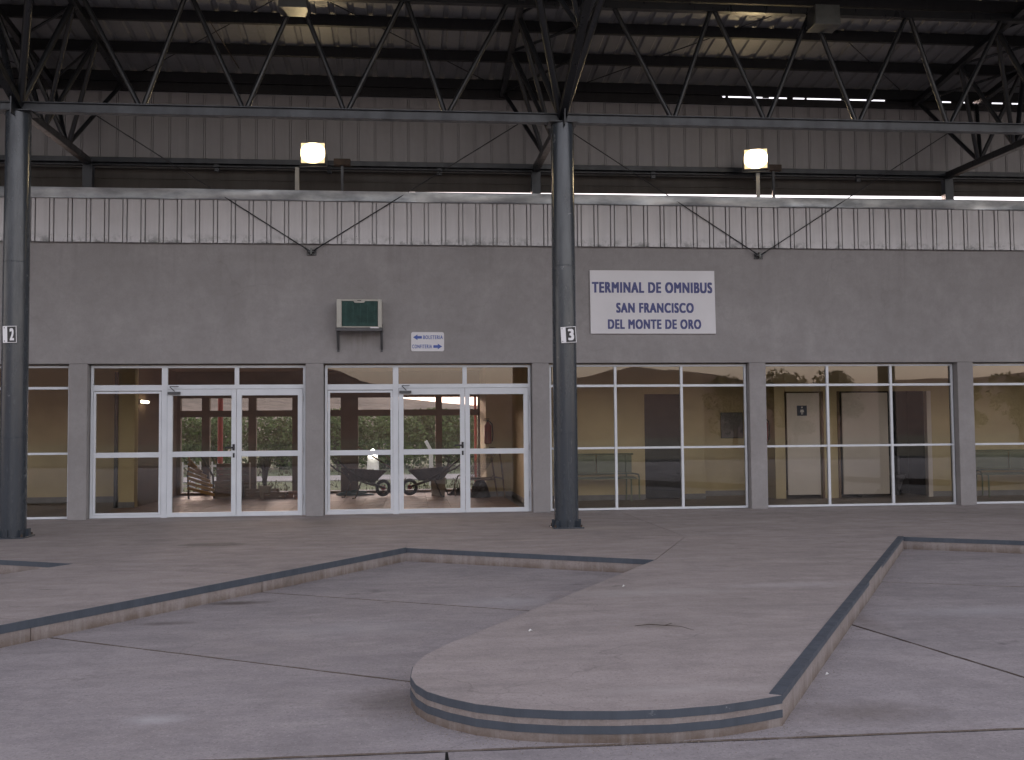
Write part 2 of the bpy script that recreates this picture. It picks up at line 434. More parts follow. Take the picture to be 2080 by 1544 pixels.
# ------------------------------------------------------------------ mesh helpers
class MB:
    def __init__(s):
        s.v, s.f = [], []
    def add(s, vs, fs):
        o = len(s.v)
        s.v += [tuple(v) for v in vs]
        s.f += [tuple(i + o for i in f) for f in fs]
        return s
    def box(s, x0, x1, y0, y1, z0, z1):
        v = [(x, y, z) for z in (z0, z1) for y in (y0, y1) for x in (x0, x1)]
        return s.add(v, [(0, 2, 3, 1), (4, 5, 7, 6), (0, 1, 5, 4), (2, 6, 7, 3), (0, 4, 6, 2), (1, 3, 7, 5)])
    def obox(s, p0, p1, w, h, upv=(0, 0, 1)):
        """bar of w x h from p0 to p1"""
        p0, p1 = Vector(p0), Vector(p1)
        d = (p1 - p0).normalized()
        upv = Vector(upv)
        if abs(d.dot(upv)) > .98:
            upv = Vector((0, 1, 0))
        a = d.cross(upv).normalized()
        b = a.cross(d).normalized()
        v = []
        for p in (p0, p1):
            for i, j in ((-1, -1), (1, -1), (1, 1), (-1, 1)):
                v.append(p + a * i * w / 2 + b * j * h / 2)
        return s.add(v, [(0, 1, 2, 3), (7, 6, 5, 4), (0, 4, 5, 1), (1, 5, 6, 2), (2, 6, 7, 3), (3, 7, 4, 0)])
    def tube(s, pts, r, n=10, caps=True):
        pts = [Vector(p) for p in pts]
        rs = r if isinstance(r, (list, tuple)) else [r] * len(pts)
        prev = None
        rings = []
        for i, p in enumerate(pts):
            d = (pts[min(i + 1, len(pts) - 1)] - pts[max(i - 1, 0)]).normalized()
            if prev is None:
                a = d.orthogonal().normalized()
            else:
                a = (prev - d * prev.dot(d)).normalized()
            prev = a
            b = d.cross(a)
            rings.append([p + (a * math.cos(t) + b * math.sin(t)) * rs[i] for t in [2 * PI * k / n for k in range(n)]])
        v = [q for R_ in rings for q in R_]
        f = []
        for i in range(len(rings) - 1):
            for k in range(n):
                k2 = (k + 1) % n
                f.append((i * n + k, i * n + k2, (i + 1) * n + k2, (i + 1) * n + k))
        if caps:
            f.append(tuple(range(n - 1, -1, -1)))
            f.append(tuple((len(rings) - 1) * n + k for k in range(n)))
        return s.add(v, f)
    def prism(s, poly, z0, z1):
        """vertical prism on an XY outline (counter-clockwise)"""
        n = len(poly)
        v = [(x, y, z0) for x, y in poly] + [(x, y, z1) for x, y in poly]
        f = [tuple(range(n - 1, -1, -1)), tuple(range(n, 2 * n))]
        f += [(i, (i + 1) % n, n + (i + 1) % n, n + i) for i in range(n)]
        return s.add(v, f)
    def plate(s, poly, y0, y1):
        """prism on an XZ outline between two Y"""
        n = len(poly)
        v = [(x, y0, z) for x, z in poly] + [(x, y1, z) for x, z in poly]
        f = [tuple(range(n)), tuple(range(2 * n - 1, n - 1, -1))]
        f += [((i + 1) % n, i, n + i, n + (i + 1) % n) for i in range(n)]
        return s.add(v, f)
    def sphere(s, c, r, n=10, m=6, sc=(1, 1, 1)):
        v = [(c[0], c[1], c[2] - r * sc[2])]
        for i in range(1, m):
            t = -PI / 2 + PI * i / m
            for k in range(n):
                a = 2 * PI * k / n
                v.append((c[0] + r * sc[0] * math.cos(t) * math.cos(a), c[1] + r * sc[1] * math.cos(t) * math.sin(a), c[2] + r * sc[2] * math.sin(t)))
        v.append((c[0], c[1], c[2] + r * sc[2]))
        f = [(0, 1 + (k + 1) % n, 1 + k) for k in range(n)]
        for i in range(m - 2):
            for k in range(n):
                a, b = 1 + i * n + k, 1 + i * n + (k + 1) % n
                f.append((a, b, b + n, a + n))
        L = len(v) - 1
        f += [(L, L - n + k, L - n + (k + 1) % n) for k in range(n)]
        return s.add(v, f)
    def mesh(s, name):
        me = bpy.data.meshes.new(name)
        me.from_pydata(s.v, [], s.f)
        me.update()
        return me
    def build(s, name, mat, parent=None, smooth=False, bevel=0.0, origin=None, **kw):
        if origin:
            ox, oy, oz = origin
            s.v = [(a - ox, b - oy, c - oz) for a, b, c in s.v]
        me = s.mesh(name)
        bm = bmesh.new()
        bm.from_mesh(me)
        bmesh.ops.recalc_face_normals(bm, faces=bm.faces[:])
        bm.to_mesh(me)
        bm.free()
        me.materials.append(M[mat] if isinstance(mat, str) else mat)
        if smooth:
            for p in me.polygons:
                p.use_smooth = True
            try:
                me.set_sharp_from_angle(angle=math.radians(40))
            except Exception:
                pass
        o = bpy.data.objects.new(name, me)
        COL.objects.link(o)
        if origin:
            o.location = origin
        if parent:
            o.parent = parent
        if bevel:
            b = o.modifiers.new('bevel', 'BEVEL')
            b.width = bevel
            b.segments = 2
            b.limit_method = 'ANGLE'
            b.angle_limit = math.radians(40)
        for k, v in kw.items():
            o[k] = v
        return o

def put(name, me, parent, loc=(0, 0, 0), rot=None):
    o = bpy.data.objects.new(name, me)
    COL.objects.link(o)
    o.location = loc
    if rot:
        o.rotation_euler = rot
    if parent:
        o.parent = parent
    return o

def thing(name, label, cat, loc=(0, 0, 0), rotz=0, group=None):
    o = bpy.data.objects.new(name, None)
    COL.objects.link(o)
    o.empty_display_size = .2
    o.location = loc
    o.rotation_euler = (0, 0, rotz)
    o['label'] = label
    o['category'] = cat
    if group:
        o['group'] = group
    return o

def struct(name):
    o = bpy.data.objects.new(name, None)
    COL.objects.link(o)
    o['kind'] = 'structure'
    return o

def copy_tree(o, parent=None):
    c = o.copy()
    COL.objects.link(c)
    c.parent = parent
    for ch in list(o.children):
        copy_tree(ch, c)
    return c

def text_obj(name, string, x0, x1, z0, z1, y, mat, parent, bold=.03, depth=.002):
    """heavy capitals: the outline font laid over itself a few times, each copy shifted a little"""
    cu = bpy.data.curves.new('lettering_curve', 'FONT')
    cu.body = string
    cu.size = 1
    cu.space_character = 1.18
    tmp = bpy.data.objects.new('tmp_text', cu)
    COL.objects.link(tmp)
    bpy.context.view_layer.update()
    dg = bpy.context.evaluated_depsgraph_get()
    me = bpy.data.meshes.new_from_object(tmp.evaluated_get(dg))
    bpy.data.objects.remove(tmp)
    shifts = [(-1, -.4), (1, -.4), (-1, .4), (1, .4), (0, 0), (-.5, 0), (.5, 0)]
    src = [tuple(v.co) for v in me.vertices]
    fs = [tuple(p.vertices) for p in me.polygons]
    xs = [v[0] for v in src]
    ys = [v[1] for v in src]
    a, b, c, d = min(xs) - bold, max(xs) + bold, min(ys) - bold * .4, max(ys) + bold * .4
    vs, ff_ = [], []
    for k, (sx, sy) in enumerate(shifts):
        o_ = len(vs)
        for v in src:
            vs.append((x0 + (v[0] + sx * bold - a) / (b - a) * (x1 - x0), y - k * .0001, z0 + (v[1] + sy * bold - c) / (d - c) * (z1 - z0)))
        ff_ += [tuple(i + o_ for i in f) for f in fs]
    me2 = bpy.data.meshes.new(name)
    me2.from_pydata(vs, [], ff_)
    me2.update()
    me2.materials.append(M[mat])
    o = bpy.data.objects.new(name, me2)
    COL.objects.link(o)
    o.parent = parent
    return o

# ------------------------------------------------------------------ terrain
def grid_terrain(name, xs, ys, fz, mat):
    mb = MB()
    nx = len(xs)
    for y in ys:
        for x in xs:
            mb.v.append((x, y, fz(x, y)))
    for j in range(len(ys) - 1):
        for i in range(nx - 1):
            a = j * nx + i
            mb.f.append((a, a + 1, a + nx + 1, a + nx))
    o = mb.build(name, mat, smooth=True)
    o['kind'] = 'structure'
    return o

MB().add([(-900, -900, -.36), (900, -900, -.36), (900, 900, -.36), (-900, 900, -.36)], [(0, 1, 2, 3)]).build('ground', 'ground', kind='structure')
MB().add([(-90, 6.9, -.33), (60, 6.9, -.33), (60, 60, -.33), (-90, 60, -.33)], [(0, 1, 2, 3)]).build('lawn', 'grassground', kind='structure')
MB().box(-90, 60, 18.8, 22.6, -.5, -.30).build('far_road', 'farroad', kind='structure')
MB().box(-60, 60, 6.2, 8.0, -.5, -.04).build('back_pavement', 'farroad', kind='structure')

def interp(tab, x):
    if x <= tab[0][0]:
        return tab[0][1]
    for (a, b), (c, d) in zip(tab, tab[1:]):
        if x <= c:
            t = (x - a) / (c - a)
            t = t * t * (3 - 2 * t)
            return b + (d - b) * t
    return tab[-1][1]

# hills behind the camera (seen as reflections in the glass); ridge heights at 400 m
RIDGE = [(-420, 70), (-260, 66), (-150, 60), (-120, 55), (-70, 46), (-34, 27.5), (-14, 20.5), (0, 16), (8, 20), (20, 21.8), (34, 21), (50, 20.6),
         (68, 23), (78, 25.5), (85, 27.5), (96, 26.5), (108, 24), (125, 22), (150, 20), (200, 22), (420, 40)]
def south(x, y):
    r = interp(RIDGE, x) - 1
    t = (-y - 150) / 250.0
    g = max(0, min(1, t)) if t <= 1 else max(.2, 1 - (t - 1) * .8)
    g = g * g * (3 - 2 * g)
    n = mnoise.noise(Vector((x * .03, y * .03, 0))) * 4 * g * (1 - .85 * math.exp(-((t - 1) / .12) ** 2))
    return -.5 + r * g + n
grid_terrain('hills', [-460 + i * 8 for i in range(116)], [-150 - j * 14 for j in range(32)], south, 'hill')
NR = [(-500, 46), (-220, 40), (-120, 28), (-60, 19), (-35, 15), (-25, 13.5), (-8, 11.8), (4, 10.6), (14, 9.4), (24, 8.8), (60, 9.5), (160, 16), (400, 30)]
def north(x, y):
    r = interp(NR, x)
    t = (y - 90) / 210.0
    g = max(0, min(1, t)) if t <= 1 else max(.3, 1 - (t - 1) * .6)
    g = g * g * (3 - 2 * g)
    n = mnoise.noise(Vector((x * .05, y * .05, 3))) * 2.0 * g * (.25 + .75 * min(1, abs(t - 1) * 3))
    n += mnoise.noise(Vector((x * .25, y * .25, 5))) * .35 * g
    return -.5 + r * g + n
o = grid_terrain('north_hills', [-460 + i * 6 for i in range(150)], [90 + j * 10 for j in range(36)], north, 'hilln')

# ------------------------------------------------------------------ foliage
def leaf_cloud(mb, c, R, n, size, rr, flat=1.0):
    for _ in range(n):
        while True:
            p = Vector((rr.uniform(-1, 1), rr.uniform(-1, 1), rr.uniform(-1, 1)))
            if p.length <= 1:
                break
        p = p.normalized() * (p.length ** .5)
        q = Vector((c[0] + p.x * R[0], c[1] + p.y * R[1], c[2] + p.z * R[2]))
        a = Vector((rr.gauss(0, 1), rr.gauss(0, 1), rr.gauss(0, 1) * flat)).normalized()
        b = a.orthogonal().normalized()
        b = (Matrix.Rotation(rr.uniform(0, 6.28), 3, a) @ b)
        d = a.cross(b)
        s = size * rr.uniform(.6, 1.4)
        o = len(mb.v)
        mb.v += [tuple(q - b * s), tuple(q + d * s * .45), tuple(q + b * s), tuple(q - d * s * .45)]
        mb.f.append((o, o + 1, o + 2, o + 3))

def tree(name, label, cat, x, y, z, h, w, mat, seed, n=1400, size=.09, trunk=.35, group=None, clumps=12):
    rr = random.Random(seed)
    t = thing(name, label, cat, (x, y, z), 0, group)
    tb = MB()
    tb.tube([(0, 0, -.1), (.02 * h, 0, h * trunk), (-.02 * h, .02 * h, h * .8)], [.035 * h + .01, .025 * h, .006 * h], 8)
    cr = MB()
    for k in range(clumps):
        a = rr.uniform(0, 6.28)
        ra = w * .5 * rr.uniform(.15, .8)
        cz = h * rr.uniform(trunk, .88)
        shrink = 1 - .5 * abs((cz / h - .55))
        cx, cy = math.cos(a) * ra * shrink, math.sin(a) * ra * shrink
        tb.tube([(0, 0, h * trunk * .7), (cx * .6, cy * .6, cz * .85), (cx, cy, cz)], [.015 * h, .008 * h, .003 * h], 5)
        rad = w * rr.uniform(.16, .3)
        leaf_cloud(cr, (cx, cy, cz), (rad, rad, min(rad * .75, h - cz + .05)), n // clumps, size, rr)
    tb.build('trunk', 'bark', t, smooth=True)
    cr.build('crown', mat, t)
    return t

pl = ['round green bush beyond the far glass, behind the left glazed door pair', 'wide green bush beyond the far glass, right of the red post',
      'bright green bush beyond the far glass, left of the thick brown far pillar', 'tall green bush seen above the wheelbarrows',
      'darker green bush seen through the left leaf of the right door pair', 'green bush beside the thin far mullion, above the cement box',
      'rightmost green bush beyond the far glass, beside the red fire extinguisher', 'far left green bush seen past the tall pillar of the hall']
for i, (x, w, h) in enumerate([(-13.4, 4.6, 2.5), (-10.6, 4.4, 2.3), (-7.9, 4.5, 2.45), (-5.2, 4.4, 2.6), (-2.7, 4.3, 2.4), (-.3, 4.2, 2.65), (2.2, 4.3, 2.4), (-16.6, 4.8, 2.5)]):
    tree('bush', pl[i], 'bush', x, 29 + (i % 3) * 1.3, -.33, h, w, 'leaf', 30 + i, n=6500, size=.09, trunk=.1, group='bushes along the far side of the road', clumps=20)
pl = ['broad dark tree across the road, reflected in the third window bay from the left', 'dark tree across the road, reflected at the left of the restroom window bay',
      'bushy dark tree across the road, reflected in the middle of the restroom window bay', 'dark tree across the road, reflected at the left of the far right bay',
      'dark tree across the road, reflected at the right edge of the picture', 'low dark tree across the road between two taller reflected trees']
for i, (x, y, w, h) in enumerate([(22.6, -60, 4.6, 6.4), (26.8, -60, 4.4, 6.8), (31.3, -62, 4.2, 6.6), (41.3, -60, 3.6, 5.7), (45.6, -60, 4.2, 6.0), (28.9, -64, 2.8, 5.4)]):
    tree('tree', pl[i], 'tree', x, y, -.36, h, w, 'leafdark', 60 + i, n=2400, size=.16, trunk=.3, group='trees across the road behind the viewer', clumps=14)
# grass tufts outside the hall
gm = MB()
for _ in range(5000):
    x, y = rnd.uniform(-22, 8), 8.0 + rnd.random() ** 1.3 * 20
    if 18.6 < y < 22.8:
        continue
    h = rnd.uniform(.05, .17)
    a = rnd.uniform(0, 3.14)
    dx, dy = math.cos(a) * .03, math.sin(a) * .03
    lx, ly = rnd.uniform(-.05, .05), rnd.uniform(-.05, .05)
    o_ = len(gm.v)
    gm.v += [(x - dx, y - dy, -.33), (x + dx, y + dy, -.33), (x + lx, y + ly, -.33 + h)]
    gm.f.append((o_, o_ + 1, o_ + 2))
gm.build('grass', 'leafdry', kind='stuff', label='short dry grass on the lawn beyond the hall', category='grass')

# ------------------------------------------------------------------ road slabs
def clip(poly, p, n, off):
    """keep the part where (q-p).n >= off"""
    out = []
    m = len(poly)
    for i in range(m):
        a, b = poly[i], poly[(i + 1) % m]
        da = (a[0] - p[0]) * n[0] + (a[1] - p[1]) * n[1] - off
        db = (b[0] - p[0]) * n[0] + (b[1] - p[1]) * n[1] - off
        if da >= 0:
            out.append(a)
        if (da > 0) != (db > 0):
            t = da / (da - db)
            out.append((a[0] + (b[0] - a[0]) * t, a[1] + (b[1] - a[1]) * t))
    return out
def split(polys, p, q, gap=.020, test=None):
    d = Vector((q[0] - p[0], q[1] - p[1])).normalized()
    n = (-d.y, d.x)
    res = []
    for po in polys:
        if test and not test(po):
            res.append(po)
            continue
        for s_ in (1, -1):
            c_ = clip(po, p, (n[0] * s_, n[1] * s_), gap / 2)
            if len(c_) > 2:
                res.append(c_)
    return res
def rough_outline(poly, seed, amp=.004, step=.25):
    """edges of a slab are slightly ragged"""
    rr = random.Random(seed)
    out = []
    for i in range(len(poly)):
        a, b = Vector(poly[i]), Vector(poly[(i + 1) % len(poly)])
        L = (b - a).length
        k = max(1, min(220, int(L / step)))
        n = Vector((-(b - a).y, (b - a).x)).normalized() if L > 0 else Vector((0, 0))
        for j in range(k):
            p = a + (b - a) * j / k
            if j:
                p += n * rr.uniform(0, amp)
            out.append((p.x, p.y))
    return out
road = MB().box(-40, 40, -34, -2.5, -.6, -.1585).build('road', 'gap')
road['kind'] = 'structure'
def cen(po):
    return sum(p[0] for p in po) / len(po), sum(p[1] for p in po) / len(po)
PB = Vector((-2.153, -4.655))
QB = Vector((.352, -6.164))
PR = Vector((3.806, -4.495))
back = [[(-26, -11.655), (26, -11.655), (26, -3.5), (-26, -3.5)]]
for cx, cy in ((-6.6, -6.7), (1.1, -8.0), (6.9, -7.7), (-12.5, -7)):
    back = split(back, (cx, cy), (cx + .5, cy + .866), gap=.01)
def between(a, b):
    def t(po):
        c_ = cen(po)
        u = c_[0] - (c_[1] + 8) * .577
        return a < u < b
    return t
back = split(back, (-4.59, -8.72), (-2.3, -10.2), test=between(-8, 1.1))
back = split(back, (-3.14, -6.91), (-1.59, -7.80), test=between(-8, 1.1))
back = split(back, (2.59, -7.09), (3.33, -7.42), test=between(1.1, 7))
back = split(back, (1.195, -9.18), (1.5, -10.94), test=between(1.1, 7))
back = split(back, (-6.6, -8.2), (-5.4, -8.9), test=between(-14, -6.5))
front = [[(-26, -30), (26, -30), (26, -11.685), (-26, -11.685)]]
front = split(front, (-1.95, -11), (-1.97, -20), gap=.012)
front = split(front, (2.9, -11), (2.9, -20))
front = split(front, (-6.7, -11), (-6.7, -20))
front = split(front, (-5, -15.9), (5, -15.9))
for i, po in enumerate(back + front):
    MB().prism(rough_outline(po, i, .007, .12), -.30, -.15).build('slab', 'road', road, bevel=0)

# ------------------------------------------------------------------ platform with its sawtooth islands
plat = struct('platform')
def island_right(y):      # x on the right kerb line
    return PR.x + (y - PR.y) * (4.094 / 6.979)
NOSE = [(-1.898, -10.036), (-2.03, -10.32), (-2.10, -10.6), (-2.112, -10.84), (-2.085, -11.02), (-2.03, -11.17), (-1.93, -11.31), (-1.80, -11.44), (-1.62, -11.545),
        (-1.40, -11.615), (-1.15, -11.65), (-.90, -11.655), (-.65, -11.615), (-.45, -11.545), (-.288, -11.474)]
gap = .003
SH = Vector((-5.873, .674 - .30))     # the neighbouring island to the left (its own measured corner offset)
def pslab(poly, seed, mat='platform'):
    MB().prism(rough_outline(poly, seed, .002), -.40, 0.0).build('slab', mat, plat)
JR = (island_right(-6.95), -6.95)
def shifted(poly, d):
    return [(x + d[0], y + d[1]) for x, y in poly]
# apron along the building
xs = [-26, -18, -11.9, -7.6, 1.25, 8.2, 14, 26]
for i, (a, b) in enumerate(zip(xs, xs[1:])):
    y0a = -4.115
    pslab([(a + gap, y0a), (b - gap, y0a), (b - gap, 0.02), (a + gap, 0.02)], 100 + i)
tooth_a = [(-2.1515, -4.655), (.352, -6.164), (1.20, -4.126), (-2.1455, -4.126)]
tooth_b = [(.364, -6.164), (JR[0], JR[1]), (3.806, -4.495), (3.80, -4.126), (1.207, -4.126)]
isl = [(.352, -6.176), (-.37, -7.42), (-1.17, -8.79)] + NOSE + [(island_right(-9.7), -9.7), (JR[0], JR[1] - .012)]
def cut_island(isl, d, seed):
    pol = [isl]
    pol = split(pol, (-.37 + d[0], -8.55 + d[1]), (1.6 + d[0], -9.6 + d[1]), gap=.004)
    for k, p in enumerate(pol):
        pslab(p, seed + k)
for k, d in enumerate([(0, 0), (-5.87, .67), (-11.75, .9), (5.95, .15), (11.9, .3)]):
    yb = -4.126
    ta = [(x + d[0], (yb if y == -4.126 else y + d[1])) for x, y in tooth_a]
    tb_ = [(x + d[0], (yb if y == -4.14 else y + d[1])) for x, y in tooth_b]
    if k == 1:       # runs into the corner where the middle bay starts
        tb_ = [(-5.515, -5.494), (-3.467, -6.70), (-2.153, -4.655), (-2.147, -4.126), (-4.614, -4.126)]
        ta = [(-8.02, -3.98 - .2), (-5.521, -5.49), (-4.62, -4.126), (-8.0, -4.126)]
    pslab(ta, 200 + k)
    pslab(tb_, 220 + k)
    if k == 1:
        b0 = [(-5.521, -5.506), (-6.3, -6.8), (-7.06, -8.1)] + shifted(NOSE, d) + [(-4.93, -8.977), (-3.474, -6.710)]
        for kk, p in enumerate(split([b0], (-7.2, -7.6), (-4.9, -8.72), gap=.008)):
            pslab(p, 245 + kk)
    else:
        for kk, p in enumerate(split([shifted(isl, d)], (-1.2 + d[0], -8.55 + d[1]), (1.6 + d[0], -9.9 + d[1]), gap=.003)):
            pslab(p, 240 + 3 * k + kk)

def bandline(pts, z0, z1, out, top=0.0, name='kerb_band', mat='band'):
    """painted band along an outline; 'out' metres proud; normals to the right of travel"""
    mb = MB()
    P = [Vector(p) for p in pts]
    nn = []
    for i in range(len(P)):
        d = (P[min(i + 1, len(P) - 1)] - P[max(i - 1, 0)]).normalized()
        nn.append(Vector((d.y, -d.x)))
    n = len(P)
    for i in range(n):
        o_ = P[i] + nn[i] * out
        i_ = P[i] - nn[i] * max(top, .004)
        zt = z1 if not top else .004
        mb.v += [(o_.x, o_.y, z0), (o_.x, o_.y, zt), (i_.x, i_.y, zt), (i_.x, i_.y, z0 if not top else .0012)]
    for i in range(n - 1):
        a, b = i * 4, i * 4 + 4
        mb.f += [(a, b, b + 1, a + 1), (a + 1, b + 1, b + 2, a + 2), (a + 2, b + 2, b + 3, a + 3), (a + 3, b + 3, b, a)]
    mb.f += [(0, 1, 2, 3), (n * 4 - 1, n * 4 - 2, n * 4 - 3, n * 4 - 4)]
    return mb.build(name, mat, plat)
def densify(pts, k=8):
    out = []
    for a, b in zip(pts, pts[1:]):
        a, b = Vector(a), Vector(b)
        out += [tuple(a + (b - a) * j / k) for j in range(k)]
    return out + [tuple(pts[-1])]
# travel so that the bay lies to the right
for d in ((0, 0), (5.95, .15)):
    bandline(shifted([(-2.153, -4.655), (.352, -6.164)][::1], d), -.052, -.001, .004)      # back of the bay
bandline([(-8.02, -4.18), (-5.515, -5.49)], -.052, -.001, .004)
LK = [(-6.615, -11.6), (-4.93, -8.977), (-3.467, -6.70), (-2.153, -4.655)]
bandline(densify(LK, 3), -.055, -.001, .004, top=.012)
RK = [(-.288, -11.474), (.759, -9.684), (island_right(-6.95), -6.95), (3.806, -4.495)]
bandline(densify(RK, 3), -.03, -.001, .004, top=.062)
bandline(shifted(densify(RK, 3), (5.95, .15)), -.03, -.001, .004, top=.062)
for d in ((0, 0), (5.95, .15)):
    nose = shifted(NOSE[2:], d)
    bandline(nose, -.040, -.001, .004)
    bandline(nose, -.108, -.070, .004)
# island body below the paint is part of the slabs; grit gathered at the kerb foot
gr = MB()
def pebble(x, y, z, r):
    o_ = len(gr.v)
    for dx, dy, dz in ((1, 0, 0), (0, 1, 0), (-1, 0, 0), (0, -1, 0), (0, 0, .7)):
        gr.v.append((x + dx * r * rnd.uniform(.6, 1.2), y + dy * r * rnd.uniform(.6, 1.2), z + dz * r))
    gr.f += [(o_, o_ + 1, o_ + 4), (o_ + 1, o_ + 2, o_ + 4), (o_ + 2, o_ + 3, o_ + 4), (o_ + 3, o_, o_ + 4)]
for _ in range(1500):
    k = rnd.random()
    if k < .45:
        i = rnd.randrange(len(NOSE) - 1)
        a, b = Vector(NOSE[i]), Vector(NOSE[i + 1])
        p = a + (b - a) * rnd.random()
        c0 = Vector((-1.1, -10.6))
        p += (p - c0).normalized() * abs(rnd.gauss(.01, .09))
    elif k < .75:
        t = rnd.random()
        p = Vector(RK[0]).lerp(Vector(RK[3]), t) + Vector((.866, -.5)) * abs(rnd.gauss(.01, .07))
    else:
        t = rnd.random()
        p = Vector(LK[0]).lerp(Vector(LK[3]), t) + Vector((.84, -.54)) * abs(rnd.gauss(.01, .06))
    pebble(p.x, p.y, -.15, rnd.uniform(.0015, .005))
for _ in range(500):
    pebble(rnd.uniform(-6, 6), rnd.uniform(-13, -5), -.15, rnd.uniform(.002, .005))
for _ in range(160):
    pebble(rnd.uniform(-1.2, .6), rnd.uniform(-11.2, -6.5), 0, rnd.uniform(.002, .004))
gr.build('grit', 'stone', kind='stuff', label='loose grit and small stones gathered along the kerb foot', category='grit')

tw = MB().tube([(-.62, -9.63, .006), (-.52, -9.62, .012), (-.42, -9.65, .008), (-.33, -9.72, .012), (-.27, -9.83, .006)], [.002, .003, .0025, .002, .001], 6)
tw.tube([(-.42, -9.65, .008), (-.36, -9.60, .012)], [.003, .0015], 5)
tw.build('twig', 'twig', label='thin dry twig lying on the rounded island', category='twig')
for x, y, z, lb in ((-1.33, -9.7, .001, 'scrap of white paper on the island, left of the dry twig'),
                    (-.33, -7.9, .001, 'scrap of white paper on the island, near its middle'),
                    (.35, -10.5, -.149, 'white scrap on the road beside the right kerb of the island')):
    s = .016
    MB().add([(x - s, y - s * .3, z + .004), (x + s * .2, y - s * .7, z + .012), (x + s, y + s * .3, z + .003), (x - s * .1, y + s * .6, z + .018), (x - s * .3, y, z)],
             [(0, 1, 3), (1, 2, 3), (0, 4, 1), (0, 3, 4)]).build('paper_scrap', 'litter', label=lb, category='litter', group='litter')

# ------------------------------------------------------------------ terminal building
PM, PW, H = 3.594, .2785, 2.40
B = thing('terminal_building', 'long grey plastered bus terminal with white framed glass fronts and ribbed metal fascia', 'building')
ZT = 4.29
MB().box(-26, 26, 0, .28, H, 5.0).build('wall', 'plaster', B, bevel=.006)
for k in range(-6, 8):
    X = k * PM
    MB().box(X - PW / 2, X + PW / 2, 0, .30, 0.0, H - .002).build('pier', 'plaster', B, bevel=.008)
MB().box(-26, 26, .02, 7.2, 4.62, 4.78).build('flat_roof', 'cement', B)

# ribbed sheet profile, extruded either way
RP = .2745
def sheet_profile(nr, rib=.062, side=.013, h=.03, groove=0.0):
    pts = []
    for k in range(nr):
        x = k * RP
        a, b = x + (RP - rib) / 2, x + (RP + rib) / 2
        if groove:      # narrow deep fold added either side of the rib, for its dark shade line
            pts += [(x, 0), (a - side, 0), (a - side + .001, -groove), (a - .001, -groove), (a, h), (b, h), (b + .001, -groove), (b + side - .001, -groove), (b + side, 0)]
        else:
            pts += [(x, 0), (a - side, 0), (a, h), (b, h), (b + side, 0)]
    pts.append((nr * RP + .035, 0))          # side lap over the next sheet
    return pts
def sheet_mesh(nr, z0, z1, t=.004, name='sheet', **kw):
    """vertical ribbed sheet with its ribs towards -Y"""
    pr = sheet_profile(nr, **kw)
    mb = MB()
    n = len(pr)
    for z in (z0, z1):
        for x, h in pr:
            mb.v.append((x, -h, z))
        for x, h in pr:
            mb.v.append((x, -h + t, z))
    for i in range(n - 1):
        mb.f += [(i, i + 1, 2 * n + i + 1, 2 * n + i), (n + i + 1, n + i, 3 * n + i, 3 * n + i + 1), (i + 1, i, n + i, n + i + 1), (2 * n + i, 2 * n + i + 1, 3 * n + i + 1, 3 * n + i)]
    me = mb.mesh(name)
    return me
fm = sheet_mesh(4, ZT, 4.985, h=.008, side=.019, rib=.046, groove=.05)
fm.materials.append(M['fascia'])
k = 0
x = -23.1
while x < 23:
    o = put('fascia_sheet', fm, B, (x, -.058 - (k % 2) * .0045, rnd.uniform(-.004, .004)))
    x += 4 * RP
    k += 1
# screw heads near the foot of each rib
sc = MB()
x = -9.3
kk = 0
while x < 10.5:
    sc.sphere((x + .055, -.064, ZT + .10 + (kk % 3) * .01), .007, 6, 4, (1, .5, 1))
    x += RP
    kk += 1
sc.build('sheet_screw', 'bracket', B, kind='stuff')
# flashing / gutter cap above the fascia, in lengths with lapped ends
fl = [(-.085, 4.962), (-.092, 4.968), (-.092, 4.985), (-.108, 5.10), (-.108, 5.128), (-.06, 5.134), (.30, 5.12), (.30, 5.10), (-.075, 5.11), (-.085, 5.095), (-.078, 4.985), (-.078, 4.962)]
x = -23.0
k = 0
while x < 23:
    L = 3.0
    mb = MB()
    e = .0018 * (k % 2)
    n = len(fl)
    segs = 6
    for j in range(segs + 1):
        xx = x + (L + .03) * j / segs
        w = .006 * math.sin(xx * 1.7) + .004 * math.sin(xx * 4.1 + 1)
        for (yy, zz) in fl:
            mb.v.append((xx, yy - e + w * (1 if 4.98 < zz < 5.11 else 0), zz + e + .0025 * math.sin(xx * 1.1)))
    for j in range(segs):
        for i in range(n):
            a, b = j * n + i, j * n + (i + 1) % n
            mb.f.append((a, b, b + n, a + n))
    mb.f += [tuple(range(n)), tuple(segs * n + i for i in range(n - 1, -1, -1))]
    mb.build('flashing', 'flashing', B, smooth=True)
    x += L
    k += 1

# --- glazed fronts
FY0, FY1 = .135, .185
def rect_frame(mb, x0, x1, z0, z1, w, y0=FY0, y1=FY1, wb=None, wt=None):
    wb = w if wb is None else wb
    wt = w if wt is None else wt
    mb.box(x0, x0 + w, y0, y1, z0, z1)
    mb.box(x1 - w, x1, y0, y1, z0, z1)
    mb.box(x0 + w, x1 - w, y0 + .001, y1 - .001, z1 - wt, z1)
    mb.box(x0 + w, x1 - w, y0 + .001, y1 - .001, z0, z0 + wb)
def pane(parent, x0, x1, z0, z1, y=.16):
    t = rnd.uniform(-.0012, .0012)
    mb = MB().box(x0 - .004, x1 + .004, y - .003, y + .003, z0 - .004, z1 + .004)
    # each pane sits a hair out of plane, as real ones do
    mb.v = [(a, b + t * (c - z0), c) for a, b, c in mb.v]
    return mb.build('pane', 'glass', parent)

